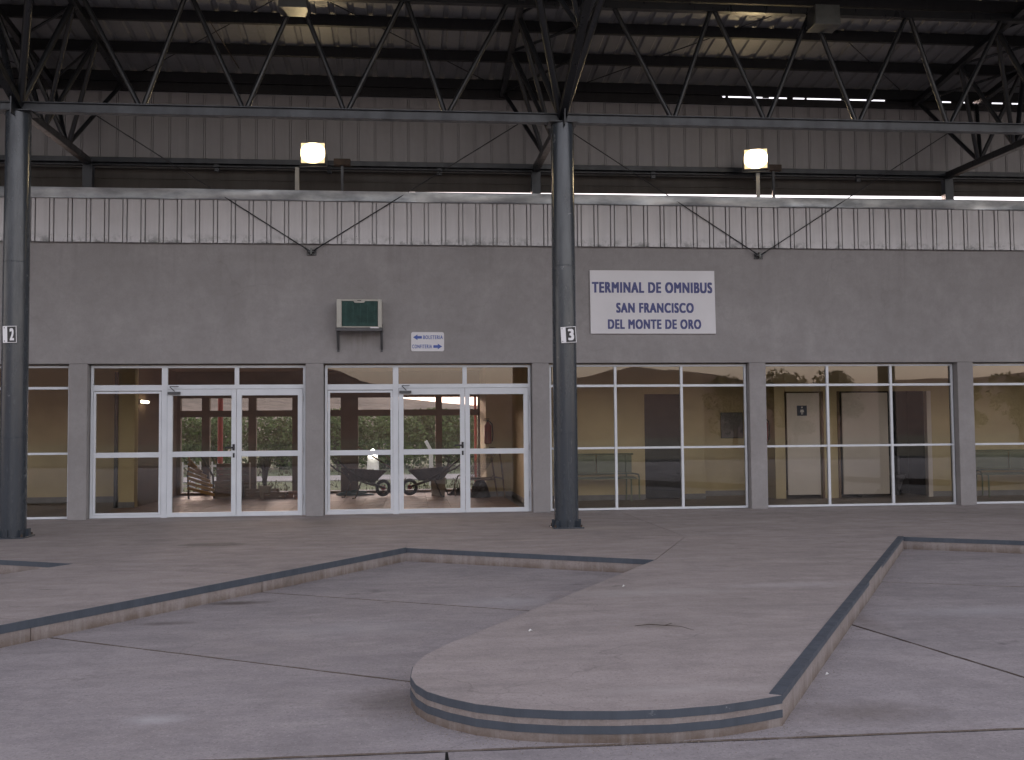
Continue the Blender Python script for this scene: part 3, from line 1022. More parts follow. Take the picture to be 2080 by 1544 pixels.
def window_bay(k, openx0, openx1):
    """fixed window of nine panes"""
    a, b = openx0, openx1
    mb = MB()
    rect_frame(mb, a + .012, b - .012, .012, H - .02, .035)
    W_ = b - a
    m1, m2 = a + W_ / 3, a + 2 * W_ / 3
    for m in (m1, m2):
        mb.box(m - .021, m + .021, FY0 - .004, FY1 + .004, .047, H - .055)
    cols = [(a + .047, m1 - .021), (m1 + .021, m2 - .021), (m2 + .021, b - .047)]
    for (c0, c1) in cols:
        mb.box(c0, c1, FY0 + .003, FY1 - .003, 2.012, 2.052)
        mb.box(c0, c1, FY0 + .003, FY1 - .003, 1.00, 1.035)
    fr = mb.build('window', 'whitealu', B, bevel=.003)
    for (c0, c1) in cols:
        pane(fr, c0, c1, .047, 1.00)
        pane(fr, c0, c1, 1.035, 2.012)
        pane(fr, c0, c1, 2.052, H - .055)
    return fr
def door_bay(a, b):
    o0, o1 = a + .012, b - .012
    j1a, j1b = a + 1.085, a + 1.175       # jamb between fixed light and the leaves
    mid = a + 2.235
    mb = MB()
    rect_frame(mb, o0, o1, .012, H - .02, .04)
    mb.box(j1a, j1b, FY0 - .003, FY1 + .003, .003, H - .06)
    mb.box(o0 + .04, j1a, FY0 + .002, FY1 - .002, 1.985, 2.075)
    mb.box(j1b, o1 - .04, FY0 + .002, FY1 - .002, 2.01, 2.075)
    mb.box(mid - .035, mid + .035, FY0 + .001, FY1 - .001, 2.075, H - .06)
    fr = mb.build('window', 'whitealu', B, bevel=.003)
    # top lights
    pane(fr, o0 + .04, j1a, 2.075, H - .06)
    pane(fr, j1b, mid - .035, 2.075, H - .06)
    pane(fr, mid + .035, o1 - .04, 2.075, H - .06)
    # fixed light at the left: a sash of its own
    s = MB()
    rect_frame(s, o0 + .045, j1a - .003, .055, 1.975, .035, FY0 - .006, FY1 - .01)
    s.box(o0 + .08, j1a - .038, FY0 - .003, FY1 - .013, .945, 1.025)
    sf = s.build('sash', 'whitealu', B, bevel=.003)
    pane(sf, o0 + .08, j1a - .038, .09, .945)
    pane(sf, o0 + .08, j1a - .038, 1.025, 1.94)
    # two leaves
    for i, (x0, x1) in enumerate(((j1b + .004, mid - .003), (mid + .003, o1 - .044))):
        d = MB()
        rect_frame(d, x0, x1, .012, 2.005, .075, FY0 - .02, FY1 - .015, .07, .10)
        d.box(x0 + .075, x1 - .075, FY0 - .017, FY1 - .018, .945, 1.03)
        lf = d.build('door', 'whitealu', B, bevel=.003)
        pane(lf, x0 + .075, x1 - .075, .082, .945)
        pane(lf, x0 + .075, x1 - .075, 1.03, 1.905)
        yf = FY0 - .02
        if i == 0:
            h = MB().box(x1 - .055, x1 - .02, yf - .012, yf, 1.04, 1.14)
            h.box(x1 - .05, x1 - .026, yf - .05, yf - .012, 1.075, 1.10)
            h.box(x1 - .165, x1 - .026, yf - .058, yf - .042, 1.075, 1.10)
            h.build('handle', 'black', lf, bevel=.004)
            MB().box(x1 - .05, x1 - .022, yf - .008, yf, .93, 1.00).build('lock', 'black', lf, bevel=.002)
            cl = MB().box(x0 + .01, x0 + .20, yf - .055, yf, 1.925, 1.965)
            cl.obox((x0 + .12, yf - .06, 1.97), (x0 + .05, yf - .085, 2.04), .018, .012)
            cl.obox((x0 + .05, yf - .085, 2.045), (x0 + .17, yf - .02, 2.05), .018, .012)
            cl.build('closer', 'bracket', lf, bevel=.003)
        else:
            hg = MB()
            for zz in (.25, 1.0, 1.8):
                hg.tube([(x1 + .004, yf - .008, zz), (x1 + .004, yf - .008, zz + .09)], .009, 8)
            hg.build('hinge', 'alu', lf, smooth=True)
for k in range(-6, 7):
    a, b = k * PM + PW / 2, (k + 1) * PM - PW / 2
    if k in (-1, -2):
        door_bay(a, b)
    else:
        window_bay(k, a, b)
# the bays are re-numbered below so that bay 0 starts at the column of stop 3

# --- interior shell
CE = 2.62
MB().box(-26, 26, .29, 7.2, CE, CE + .1).build('ceiling', 'ceiling', B)
MB().box(-26, 26, .0, 6.3, -.4, -.02).build('floor_screed', 'skirting', B)
# hall floor: tiles
ft = MB().box(-.193, .193, -.193, .193, -.012, 0)
tmes = []
for mname in ('tile',):
    o = ft.mesh('floor_tile')
    o.materials.append(M[mname])
    tmes.append(o)
for i in range(18):
    for j in range(15):
        put('floor_tile', tmes[0], B, (-7.05 + i * .39, .5 + j * .39, rnd.uniform(-.0015, .001)), (rnd.uniform(-.002, .002), rnd.uniform(-.002, .002), 0))
gt = MB()
for i in range(58):
    for j in range(16):
        for x0 in (.05,):
            cx, cy = x0 + i * .39 + .2, .5 + j * .39
            gt.box(cx - .193, cx + .193, cy - .193, cy + .193, -.012, rnd.uniform(-.001, .001))
for i in range(40):
    for j in range(16):
        cx, cy = -7.45 - i * .39, .5 + j * .39
        gt.box(cx - .193, cx + .193, cy - .193, cy + .193, -.012, rnd.uniform(-.001, .001))
gt.build('floor_tile', 'tile2', B, kind='stuff')
# threshold strip
MB().box(-26, 26, .02, .30, -.05, .004).build('threshold', 'platform', B)

iw = MB()
iw.box(-.06, .10, .31, 6.2, 0, CE)                 # right wall of the hall
iw.box(-.58, -.06, 4.2, 6.2, 0, CE)                # block carrying the extinguisher
iw.box(.10, 2.29, 2.6, 2.75, 0, CE)
iw.box(3.0, 3.44, 2.6, 2.75, 0, CE)
iw.box(2.29, 3.0, 2.6, 2.75, 1.98, CE)
iw.box(3.38, 3.44, 2.75, 3.4, 0, CE)
iw.box(3.38, 4.8, 3.4, 3.5, 0, CE)
iw.box(4.70, 4.90, 2.3, 3.4, 0, CE)
iw.box(5.58, 5.94, 2.26, 2.36, 0, CE)
iw.box(4.90, 5.58, 2.28, 2.36, 2.0, CE)
iw.box(5.94, 7.73, 2.26, 2.36, 2.0, CE)
iw.box(7.73, 18, 2.28, 2.36, 0, CE)
iw.build('interior_wall', 'yellow', B, bevel=.004)
MB().box(-26, -7.30, 4.1, 4.2, 0, CE).box(-7.27, -7.0, 2.6, 2.85, 0, CE).build('interior_wall', 'yellow', B, bevel=.004)
MB().box(-7.15, -7.0, 2.85, 6.1, 0, CE).box(.10, 18, 4.9, 5.0, 0, CE).build('inner_wall', 'brownwall', B)
MB().box(-7.34, -7.285, 2.55, 2.61, 0, CE - .2).build('door_frame', 'steel2', B)
sb = MB()
sb.box(.10, 2.29, 2.588, 2.60, 0, .1).box(3.0, 3.44, 2.588, 2.60, 0, .1).box(3.44, 4.70, 3.388, 3.40, 0, .1).box(7.73, 18, 2.268, 2.28, 0, .1)
sb.box(-26, -7.30, 4.088, 4.10, 0, .12).box(-.072, -.06, .31, 4.19, 0, .1).box(-7.28, -6.99, 2.588, 2.60, 0, .1).box(-.59, -.06, 4.188, 4.2, 0, .1)
sb.build('skirting', 'skirting', B)
# restroom doors and the openings, their shade put into dark panels
MB().box(2.30, 2.99, 2.64, 2.68, .02, 1.97).build('doorway_shade_panel', 'doorshade', B, bevel=.003)  # flat panel carrying the doorway's shade in its colour
for (x0, x1, y, rz) in ((4.92, 5.55, 2.24, 0), (5.97, 6.86, 2.18, 0)):
    d = MB().box(x0, x1, y, y + .04, .07, 1.97).build('restroom_door', 'doorwhite', B, bevel=.004)
    if x0 < 5.5:
        pl_ = MB().box(5.115, 5.305, y - .006, y - .001, 1.545, 1.735).build('sign_plate', 'navy', d)
        fg = MB().sphere((5.21, y - .008, 1.70), .016, 10, 6, (1, .2, 1))
        fg.plate([(5.185, 1.66), (5.235, 1.66), (5.250, 1.612), (5.170, 1.612)][::-1], y - .009, y - .0065)
        fg.plate([(5.192, 1.61), (5.205, 1.61), (5.205, 1.567), (5.192, 1.567)][::-1], y - .009, y - .0065)
        fg.plate([(5.215, 1.61), (5.228, 1.61), (5.228, 1.567), (5.215, 1.567)][::-1], y - .009, y - .0065)
        fg.build('pictogram', 'white', d)
    MB().tube([(x1 - .05, y, 1.0), (x1 - .05, y - .05, 1.0), (x1 - .14, y - .05, 1.0)], .009, 8).build('handle', 'alu', d)
MB().box(7.65, 7.735, 2.22, 2.34, 0, 2.0).build('door_frame', 'doorwhite', B, bevel=.003)
MB().box(5.58, 5.62, 2.22, 2.258, 0, 2.0).box(5.90, 5.94, 2.23, 2.258, 0, 2.0).build('door_frame', 'brownwall', B)
MB().box(6.4, 8.0, 3.3, 3.36, 0, CE).box(7.80, 7.86, 2.37, 3.3, 0, CE).box(6.34, 6.4, 2.37, 3.36, 0, CE).box(6.4, 7.8, 2.37, 3.3, 2.3, 2.35).build('opening_shade_lining', 'doorshade', B)  # dark lining added so the restroom opening reads as shade
# far glazing of the hall
fw = MB()
Y0, Y1 = 6.0, 6.16
for a, b in ((-7.0, -6.93), (-6.49, -6.33), (-5.52, -5.36), (-4.60, -4.20), (-3.575, -3.205), (-1.54, -1.40), (-.62, -.55)):
    fw.box(a, b, Y0, Y1, 0, CE)
fw.box(-7.0, -.5, Y0 + .01, Y1 - .01, 2.055, CE)
fw.box(-7.0, -.5, Y0 + .01, Y1 - .01, 1.655, 1.79)
fw.box(-7.0, -.5, Y0 + .01, Y1 - .01, -.02, .05)
ff = fw.build('far_frame', 'farframe', B, bevel=.004)
for a, b in ((-6.93, -6.49), (-6.33, -5.52), (-5.36, -4.60), (-4.2, -3.575), (-3.205, -1.54), (-1.40, -.62)):
    for z0, z1 in ((.05, 1.655), (1.79, 2.055)):
        MB().box(a, b, 6.08, 6.086, z0, z1).build('pane', 'farglass', ff)
MB().box(.1, 26, 6.0, 6.15, 0, CE).box(-26, -7.0, 6.0, 6.15, 0, CE).build('back_wall', 'brownwall', B)
MB().box(-26, 26, 6.0, 6.16, CE, 4.62).build('back_wall', 'plaster', B)
MB().box(-26.1, -26, 0, 7, 0, 4.6).box(26, 26.1, 0, 7, 0, 4.6).build('end_wall', 'plaster', B)

# ------------------------------------------------------------------ signs
sg = thing('station_sign', 'large white board reading TERMINAL DE OMNIBUS in blue capitals beside column 3', 'sign', (0, 0, 0))
brd = MB().plate([(.813, 3.905), (2.885, 3.905), (2.897, 2.87), (.818, 2.87)][::-1], -.035, -.008).build('board', 'signwhite', sg, bevel=.003)
text_obj('lettering', 'TERMINAL DE OMNIBUS', .845, 2.845, 3.535, 3.715, -.0372, 'blue', sg, .065)
text_obj('lettering', 'SAN FRANCISCO', 1.24, 2.53, 3.21, 3.375, -.0372, 'blue', sg, .065)
text_obj('lettering', 'DEL MONTE DE ORO', 1.10, 2.65, 2.945, 3.105, -.0372, 'blue', sg, .065)
s2 = thing('direction_sign', 'small white rounded sign with blue arrows reading BOLETERIA and CONFITERIA', 'sign', (0, 0, 0))
def rrect(x0, x1, z0, z1, r, n=4):
    pts = []
    for cx, cz, a0 in ((x1 - r, z1 - r, 0), (x0 + r, z1 - r, 90), (x0 + r, z0 + r, 180), (x1 - r, z0 + r, 270)):
        for i in range(n + 1):
            a = math.radians(a0 + 90 * i / n)
            pts.append((cx + r * math.cos(a), cz + r * math.sin(a)))
    return pts[::-1]
MB().plate(rrect(-2.076, -1.553, 2.587, 2.894, .03), -.018, -.004).build('board', 'signwhite', s2)
ar = [(-2.045, 2.812), (-1.975, 2.857), (-1.975, 2.832), (-1.905, 2.832), (-1.905, 2.790), (-1.975, 2.790), (-1.975, 2.766)]
MB().plate(ar, -.021, -.0182).build('arrow', 'blue2', s2)
MB().plate([(-3.629 - x + .0, z - .147) for x, z in ar][::-1], -.021, -.0182).build('arrow', 'blue2', s2)
text_obj('lettering', 'BOLETERIA', -1.885, -1.573, 2.782, 2.842, -.0205, 'blue2', s2, .03)
text_obj('lettering', 'CONFITERIA', -2.06, -1.745, 2.635, 2.695, -.0205, 'blue2', s2, .03)

# ------------------------------------------------------------------ columns with number plates
def column(X, label):
    Y = -2.57
    t = thing('column', label, 'column', (X, Y, 0), 0, 'round steel columns carrying the canopy')
    R_ = .162
    s = MB()
    s.tube([(0, 0, .02), (0, 0, 1.28), (0, 0, 3.55), (0, 0, 5.53)], [R_ * 1.02, R_ * 1.015, R_ * .99, R_ * .965], 48)
    s.build('shaft', 'column', t, smooth=True)
    for z, rr_ in ((1.28, R_ * 1.015), (3.55, R_ * .99)):
        MB().tube([(0, 0, z - .004), (0, 0, z), (0, 0, z + .004)], [rr_, rr_ + .002, rr_], 48, caps=False).build('weld_seam', 'column', t, smooth=True)
    MB().obox((.0, -R_ * 1.018, .1), (.0, -R_ * 1.014, 1.28), .004, .003, (0, 1, 0)).build('weld_line', 'steel2', t)
    b = MB().box(-.21, .21, -.21, .21, .0, .018)
    b.build('base_plate', 'column', t, bevel=.003)
    g = MB()
    for a in range(4):
        an = PI / 4 + a * PI / 2
        c_, s_ = math.cos(an), math.sin(an)
        p0 = Vector((c_ * .16, s_ * .16, 0))
        g.obox((c_ * .15, s_ * .15, .06), (c_ * .235, s_ * .235, .06), .012, .085)
    for a in range(4):
        an = a * PI / 2
        g.obox((math.cos(an) * .15, math.sin(an) * .15, .065), (math.cos(an) * .2, math.sin(an) * .2, .065), .012, .095)
    g.build('stiffener', 'column', t)
    bo = MB()
    for sx in (-1, 1):
        for sy in (-1, 1):
            bo.tube([(sx * .175, sy * .175, .018), (sx * .175, sy * .175, .05)], .014, 6)
    bo.build('anchor_bolt', 'rust', t)
    cp = MB().box(-.2, .2, -.17, .17, 5.515, 5.532)
    cp.build('cap_plate', 'steel', t, bevel=.003)
    return t
column(0, 'dark steel column in the middle of the picture, marked 3')
column(-2 * PM, 'dark steel column at the left edge of the picture, marked 2')
column(2 * PM, 'dark steel column just past the right edge, seen reflected in the restroom windows')
def number_plate(digit, X, z, w, label, rz=.0, tilt=.06):
    t = thing('number_plate', label, 'number plate', (X, -2.57 - .178, z), rz)
    t.rotation_euler = (0, -tilt, rz)
    MB().box(-w / 2, w / 2, -.004, .0, -.108, .108).build('plate', 'white', t, bevel=.002)
    x0 = -w / 2 + w * .33
    MB().box(x0, w / 2 - .008, -.0055, -.0041, -.100, .100).build('black_field', 'black', t)
    text_obj('digit', digit, x0 + .028, w / 2 - .03, -.078, .078, -.0075, 'white', t, .06, .0015)
    b = MB()
    for zz in (-.085, .085):
        b.sphere((-w / 2 + .02, -.006, zz), .007, 8, 5, (1, .5, 1))
    b.build('bolt', 'galv', t)
    MB().box(-.03, .03, .0, .03, -.09, .09).build('clip', 'bracket', t)
number_plate('3', .03, 2.60, .205, 'white and black plate with number 3 on the middle column', -.12, .05)
number_plate('2', -2 * PM - .005, 2.60, .165, 'white and black plate with number 2 on the left column', .1, .03)

# ------------------------------------------------------------------ steel canopy
C_ = thing('canopy', 'high black steel truss canopy with ribbed metal roof over the bus bays', 'canopy')
def roofz(y):
    return 7.15 - .114 * (y - .35)
YF = -7.6
# longitudinal truss in the column line
for a, b in ((-26, -14.4), (-14.36, -7.2), (-7.17, -.02), (.02, 7.17), (7.2, 14.36), (14.4, 26)):
    mb = MB()
    mb.box(a, b, -2.63, -2.51, 5.535, 5.547)
    mb.box(a, b, -2.63, -2.51, 5.655, 5.667)
    mb.box(a, b, -2.595, -2.575, 5.547, 5.655)
    mb.box(a, b, -2.632, -2.622, 5.547, 5.565)
    mb.build('bottom_chord', 'steel2', C_)
    mb = MB().box(a, b, -2.62, -2.52, 7.17, 7.27)
    mb.build('top_chord', 'steel', C_)
for k in range(-3, 3):
    x0 = k * 2 * PM
    top = [x0 + .72 + i * 1.4375 for i in range(5)]
    bot = [x0 + 1.56, x0 + 2.90, x0 + 4.24, x0 + 5.60]
    for i, bx in enumerate(bot):
        MB().tube([(bx - .03, -2.57, 5.66), (top[i] + .035, -2.57, 7.18)], .034, 14).build('web', 'steel', C_, smooth=True)
        MB().tube([(bx + .03, -2.57, 5.66), (top[i + 1] - .035, -2.57, 7.18)], .034, 14).build('web', 'steel', C_, smooth=True)
# transverse trusses at each column line
for k in range(-3, 4):
    X = k * 2 * PM
    hw = .55
    MB().obox((X, .40, 5.66), (X, -2.57, 5.60), .10, .11).build('cross_chord', 'steel', C_, bevel=.006)
    MB().obox((X, -2.57, 5.62), (X, YF, 7.45), .10, .11).build('cross_chord', 'steel', C_, bevel=.006)
    for s_ in (-1, 1):
        MB().obox((X + s_ * hw, .40, roofz(.4) - .24), (X + s_ * hw, YF, roofz(YF) - .24), .09, .10).build('cross_chord', 'steel', C_, bevel=.006)
        ws = [((0, -.62), (.30,)), ((0, -.62), (-1.05,)), ((0, -1.62), (-1.10,)), ((0, -1.62), (-2.1,)), ((0, -2.57), (-2.15,)), ((0, -2.57), (-3.6,))]
        for i, ((_, ya), (yt,)) in enumerate(ws):
            za = 5.66 - .02 * (.4 - ya) + .03
            r_ = .034 if i < 4 else (.042 if i == 4 else .052)
            MB().tube([(X + s_ * .02, ya, za), (X + s_ * (hw - .03), yt, roofz(yt) - .27)], r_, 14).build('web', 'steel', C_, smooth=True)
        # forward cantilever webs
        for ya, yt in ((-4.2, -3.65), (-4.2, -5.1), (-5.8, -5.15), (-5.8, -6.6)):
            za = 5.62 + (ya + 2.57) / (YF + 2.57) * 1.83
            MB().tube([(X, ya, za), (X + s_ * (hw - .03), yt, roofz(yt) - .27)], .032, 10).build('web', 'steel', C_, smooth=True)
        # hangers along the top, plan bracing between the two top chords
    for ya, yb in ((.3, -1.05), (-1.1, -2.1), (-2.2, -3.6)):
        MB().tube([(X - hw, ya, roofz(ya) - .24), (X + hw, yb, roofz(yb) - .24)], .022, 8).build('web', 'steel', C_, smooth=True)
    # gusset at the column head and at the wall post
    MB().prism([(X - .008, -2.3), (X + .008, -2.3), (X + .008, -2.85), (X - .008, -2.85)][::-1], 5.45, 5.85).build('gusset', 'steel', C_)
    MB().box(X - .075, X + .075, .33, .47, 5.13, 5.60).build('post', 'steel2', C_, bevel=.004)
    MB().box(X - .12, X + .12, .28, .5, 5.10, 5.125).build('post_foot', 'steel', C_)
# purlins: C-sections
for i, Y in enumerate((.36, -.63, -1.60, -2.57, -3.55, -4.55, -5.55, -6.55, YF + .05)):
    z = roofz(Y) - .012
    hgt = .16
    mb = MB()
    mb.box(-26, 26, Y - .006, Y + .0, z - hgt, z)
    mb.box(-26, 26, Y, Y + .06, z - .006, z - .001)
    mb.box(-26, 26, Y, Y + .06, z - hgt + .001, z - hgt + .006)
    mb.box(-26, 26, Y + .055, Y + .06, z - hgt + .006, z - hgt + .02)
    mb.build('purlin', 'purlin', C_)
# roof sheets, one object each, ribs standing up
nr = 4
pr = sheet_profile(nr, .06, .02, .03)
def roof_mesh():
    mb = MB()
    n = len(pr)
    ya, yb = .62, YF - .1
    for y in (ya, yb):
        for x, h in pr:
            mb.v.append((x, y, roofz(y) + h))
        for x, h in pr:
            mb.v.append((x, y, roofz(y) + h + .004))
    for i in range(n - 1):
        mb.f += [(i, i + 1, 2 * n + i + 1, 2 * n + i), (n + i + 1, n + i, 3 * n + i, 3 * n + i + 1), (i + 1, i, n + i, n + i + 1), (2 * n + i, 2 * n + i + 1, 3 * n + i + 1, 3 * n + i)]
    me = mb.mesh('roof_sheet')
    me.materials.append(M['roofsheet'])
    return me
rm = roof_mesh()
x = -24.2
k = 0
while x < 24.4:
    put('roof_sheet', rm, C_, (x, 0, (k % 2) * .005))
    x += nr * RP
    k += 1
# upright cladding behind the eave
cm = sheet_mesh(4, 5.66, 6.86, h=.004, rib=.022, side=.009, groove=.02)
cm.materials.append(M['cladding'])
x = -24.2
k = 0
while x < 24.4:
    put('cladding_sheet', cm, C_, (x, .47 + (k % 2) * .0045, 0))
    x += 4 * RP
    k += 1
# eave: dark board closing the gap at the left, girt under it, open slots of sky at the right
MB().box(-26, 3.2, .40, .46, 6.835, 6.975).build('girt', 'purlin', C_, bevel=.003)
MB().box(3.202, 26, .40, .46, 6.835, 6.95).build('girt', 'purlin', C_, bevel=.003)
MB().box(-26, 3.25, .50, .515, 6.97, 7.10).box(6.15, 7.0, .50, .515, 6.94, 7.10).build('eave_board', 'beam', C_)
tm = MB()
xx = 3.3
while xx < 7:
    tm.box(xx, xx + rnd.uniform(.03, .12), .50, .515, 6.95 + rnd.uniform(0, .05), 7.10)
    xx += rnd.uniform(.3, .7)
xx = 7.0
while xx < 24:
    tm.box(xx, xx + rnd.uniform(.10, .2), .50, .515, 6.94, 7.10)
    xx += rnd.uniform(.26, .36)
tm.build('eave_filler', 'beam', C_, kind='stuff')
MB().box(3.2, 26, .50, .515, 7.035, 7.12).build('eave_board', 'beam', C_)
MB().box(-26, 26, .505, .535, 6.83, 6.955).build('girt', 'beam', C_)
# lower girt of the cladding
mb = MB().box(-26, 26, .36, .44, 5.655, 5.735).box(-26, 26, .355, .45, 5.60, 5.612).box(-26, 26, .44, .45, 5.612, 5.66)
mb.build('girt', 'steel2', C_, bevel=.002)
for k in range(-12, 13):
    X = k * PM / 2 + .2
    if abs((X / (2 * PM)) - round(X / (2 * PM))) < .05:
        continue
    MB().box(X - .035, X + .035, .40, .47, 5.54, 5.66).build('hanger', 'steel2', C_)
# dark beam above the flat roof, seen in the slot between fascia and cladding
bm_ = MB()
def zb(x):
    return 5.268 + .0058 * (x + 8) + (.003 if x > -2.2 else -.006)
for a, b in ((-26, -7.3), (-7.3, -2.2), (-2.2, 7.2), (7.2, 26)):
    v = []
    for y in (.60, .66):
        v += [(a, y, zb(a + .01)), (b, y, zb(b - .01)), (b, y, 5.61), (a, y, 5.61)]
    bm_.add(v, [(0, 1, 2, 3), (7, 6, 5, 4), (0, 4, 5, 1), (2, 6, 7, 3), (0, 3, 7, 4), (1, 5, 6, 2)])
bm_.box(-26, 26, .585, .60, 5.44, 5.455)
bm_.build('eave_beam', 'beam', C_)
MB().box(-26, 26, .56, .67, 5.612, 5.655).build('eave_ledge', 'galv', C_)
# small conduit between truss nodes
MB().tube([(-4.93, -1.65, 7.2), (-4.75, -.2, 7.03)], .008, 6).build('conduit', 'rust', C_)
# V bracing rods under the roof
for X in (-3 * PM, -PM, PM, 3 * PM):
    for s_ in (-1, 1):
        MB().tube([(X + s_ * .06, -2.35, roofz(-2.35) - .05), (X + s_ * 2.75, .30, roofz(.3) - .05)], .008, 6).build('brace_rod', 'steel', C_)

# tie rods and their wall anchors
lab = {(-1, -1): 'thin tie rod rising left from the wall anchor above the air conditioner', (-1, 1): 'thin tie rod rising right from the anchor above the air conditioner',
       (1, -1): 'thin tie rod rising left from the anchor above the station sign side', (1, 1): 'thin tie rod rising right from the anchor right of the station sign'}
for i, X in enumerate((-3.64, 3.645)):
    z0 = 4.165
    a = thing('rod_anchor', ('steel anchor plate bolted to the wall above the air conditioner', 'steel anchor plate bolted to the wall right of the station sign')[i], 'anchor', (X, 0, z0), 0, 'wall anchors of the tie rods')
    MB().box(-.075, .075, -.016, -.002, -.055, .035).build('plate', 'bracket', a, bevel=.003)
    MB().box(-.05, .05, -.09, -.016, -.010, .004).build('bracket', 'bracket', a)
    MB().prism([(-.012, -.1), (.012, -.1), (.012, -.016), (-.012, -.016)], -.04, .05).build('lug', 'galv', a)
    b = MB()
    for bx in (-.055, .055):
        for bz in (-.04, .02):
            b.tube([(bx, -.03, bz), (bx, -.016, bz)], .01, 6)
    b.build('bolt', 'galv', a)
    for s_ in (-1, 1):
        MB().tube([(s_ * .02, -.075, .0), (s_ * .10, -.08, .055)], .013, 8).build('turnbuckle', 'steel', a)
        xe = X + s_ * 3.36
        r = MB().tube([(X + s_ * .06, -.08, z0 + .03), (X + s_ * 3.3, -.12, 6.26)], .0085, 8)
        r.build('tie_rod', 'steel', smooth=True, label=lab[(-1 if i == 0 else 1, s_)], category='tie rod', group='tie rods holding the canopy')

# ------------------------------------------------------------------ floodlights
def flood(X, z, rz, postx, label, tilt=.12):
    t = thing('floodlight', label, 'floodlight', (X, -.16, z), rz, 'lit floodlights on the fascia')
    w, h = .195, .165
    MB().plate([(-w, -h), (w, -h), (w, h), (-w, h)], -.035, .0).build('rim', 'bracket', t, bevel=.006)
    MB().add([(-w * .96, 0, -h * .96), (w * .96, 0, -h * .96), (w * .96, 0, h * .96), (-w * .96, 0, h * .96), (-.1, .11, -.08), (.1, .11, -.08), (.1, .11, .08), (-.1, .11, .08)],
             [(4, 5, 6, 7), (0, 1, 5, 4), (1, 2, 6, 5), (2, 3, 7, 6), (3, 0, 4, 7)]).build('housing', 'bracket', t)
    MB().plate([(-w * .93, -h * .93), (w * .93, -h * .93), (w * .93, h * .93), (-w * .93, h * .93)], -.07, -.036).build('lit_glass', 'flood', t)
    yk = MB()
    yk.obox((-w - .015, .02, 0), (-w - .015, .02, -h - .03), .012, .03)
    yk.obox((w + .015, .02, 0), (w + .015, .02, -h - .03), .012, .03)
    yk.obox((-w - .015, .02, -h - .03), (w + .015, .02, -h - .03), .03, .012)
    yk.build('yoke', 'bracket', t)
    dx = postx - X
    p = MB()
    c_, s_ = math.cos(-rz), math.sin(-rz)
    lx, ly = dx * c_ - .08 * s_, dx * s_ + .08 * c_
    p.box(lx - .03, lx + .03, ly - .02, ly + .03, 5.12 - z, -h - .035)
    p.build('post', 'cream', t, bevel=.003)
    t.rotation_euler = (0, 0, rz)
    return t
flood(-3.60, 5.700, -.05, -3.86, 'lit square floodlight on the fascia above the air conditioner')
flood(3.58, 5.735, -.30, 3.64, 'lit floodlight turned sideways on the fascia right of the station sign')
for X, z, lb in ((-3.16, 5.61, 'small dark ballast box right of the left floodlight'), (3.93, 5.64, 'small dark ballast box right of the turned floodlight')):
    t = thing('ballast_box', lb, 'electrical box', (X, .0, z), 0, 'ballast boxes of the floodlights')
    MB().box(-.13, .13, -.06, .06, -.05, .05).build('case', 'rust', t, bevel=.006)
    MB().box(-.15, -.13, -.03, .03, -.05, -.04).box(.13, .15, -.03, .03, -.05, -.04).box(-.02, .02, -.02, .02, -.5, -.05).build('foot', 'steel', t)
# unlit lamp boxes hanging from the truss
for X, lb in ((-3.625, 'unlit grey lamp box hanging from the truss above the left floodlight'), (3.70, 'unlit grey lamp box hanging from the truss right of the middle column')):
    t = thing('lamp_box', lb, 'lamp', (X, -2.75, 6.93), 0, 'unlit lamp boxes on the truss')
    MB().add([(-.185, -.16, 0), (.185, -.16, 0), (.185, .16, 0), (-.185, .16, 0), (-.175, -.15, .27), (.175, -.15, .27), (.175, .15, .27), (-.175, .15, .27)],
             [(0, 1, 2, 3), (7, 6, 5, 4), (0, 4, 5, 1), (1, 5, 6, 2), (2, 6, 7, 3), (3, 7, 4, 0)]).build('case', 'galv', t, bevel=.006)
    MB().box(-.19, .19, -.165, .165, -.014, .001).build('rim', 'galv', t, bevel=.003)
    MB().box(-.03, .03, -.03, .12, .27, .33).build('hanger', 'steel', t)

# ------------------------------------------------------------------ air conditioner
A = thing('air_conditioner', 'cream window air conditioner with green finned back on a wall bracket', 'air conditioner', (-2.88, 0, 2.92))
w = .348
bx = MB()
D = -.30
bx.box(-w, -w + .075, D, .0, .02, .46)
bx.box(w - .06, w, D, .0, .02, .46)
bx.box(-w + .075, w - .06, D, .0, .435, .46)
bx.box(-w + .075, w - .06, D + .02, .0, .02, .04)
bx.plate([(-.09, .425), (.09, .425), (.07, .405), (-.07, .405)][::-1], D - .002, D + .02)
bx.box(-.085, .085, D, D + .02, .42, .437)
bx.build('casing', 'cream', A, bevel=.005)
MB().box(-.03, .03, D - .004, D - .001, .436, .447).build('label_slot', 'black', A)
MB().box(-w + .076, w - .061, D + .045, D + .06, .04, .435).build('core', 'acdark', A)
fn = MB()
for i in range(24):
    z = .05 + i * .0162
    fn.box(-w + .08, w - .065, D + .015, D + .045, z, z + .006)
fn.build('fins', 'acgreen', A, kind='stuff')
tb = MB()
for i in range(5):
    X = -w + .14 + i * .11
    tb.tube([(X, D + .03, .045), (X, D + .03, .43)], .004, 6)
tb.build('coil', 'acgreen', A)
br = MB()
br.box(-w - .015, w + .01, D - .02, D + .01, -.035, .012)
br.box(-w - .015, w + .01, D + .015, D + .03, -.03, .0)
for s_ in (-1, 1):
    xx = s_ * (w - .008)
    br.box(xx - .02, xx + .02, D, -.003, -.03, .015)
    br.obox((xx, D + .02, -.02), (xx, -.02, -.30), .032, .02)
    br.box(xx - .018, xx + .018, -.02, -.003, -.34, .1)
br.build('bracket', 'bracket', A, bevel=.003)
MB().box(.17, .30, D - .025, D - .02, .008, .022).build('tape', 'white', A)

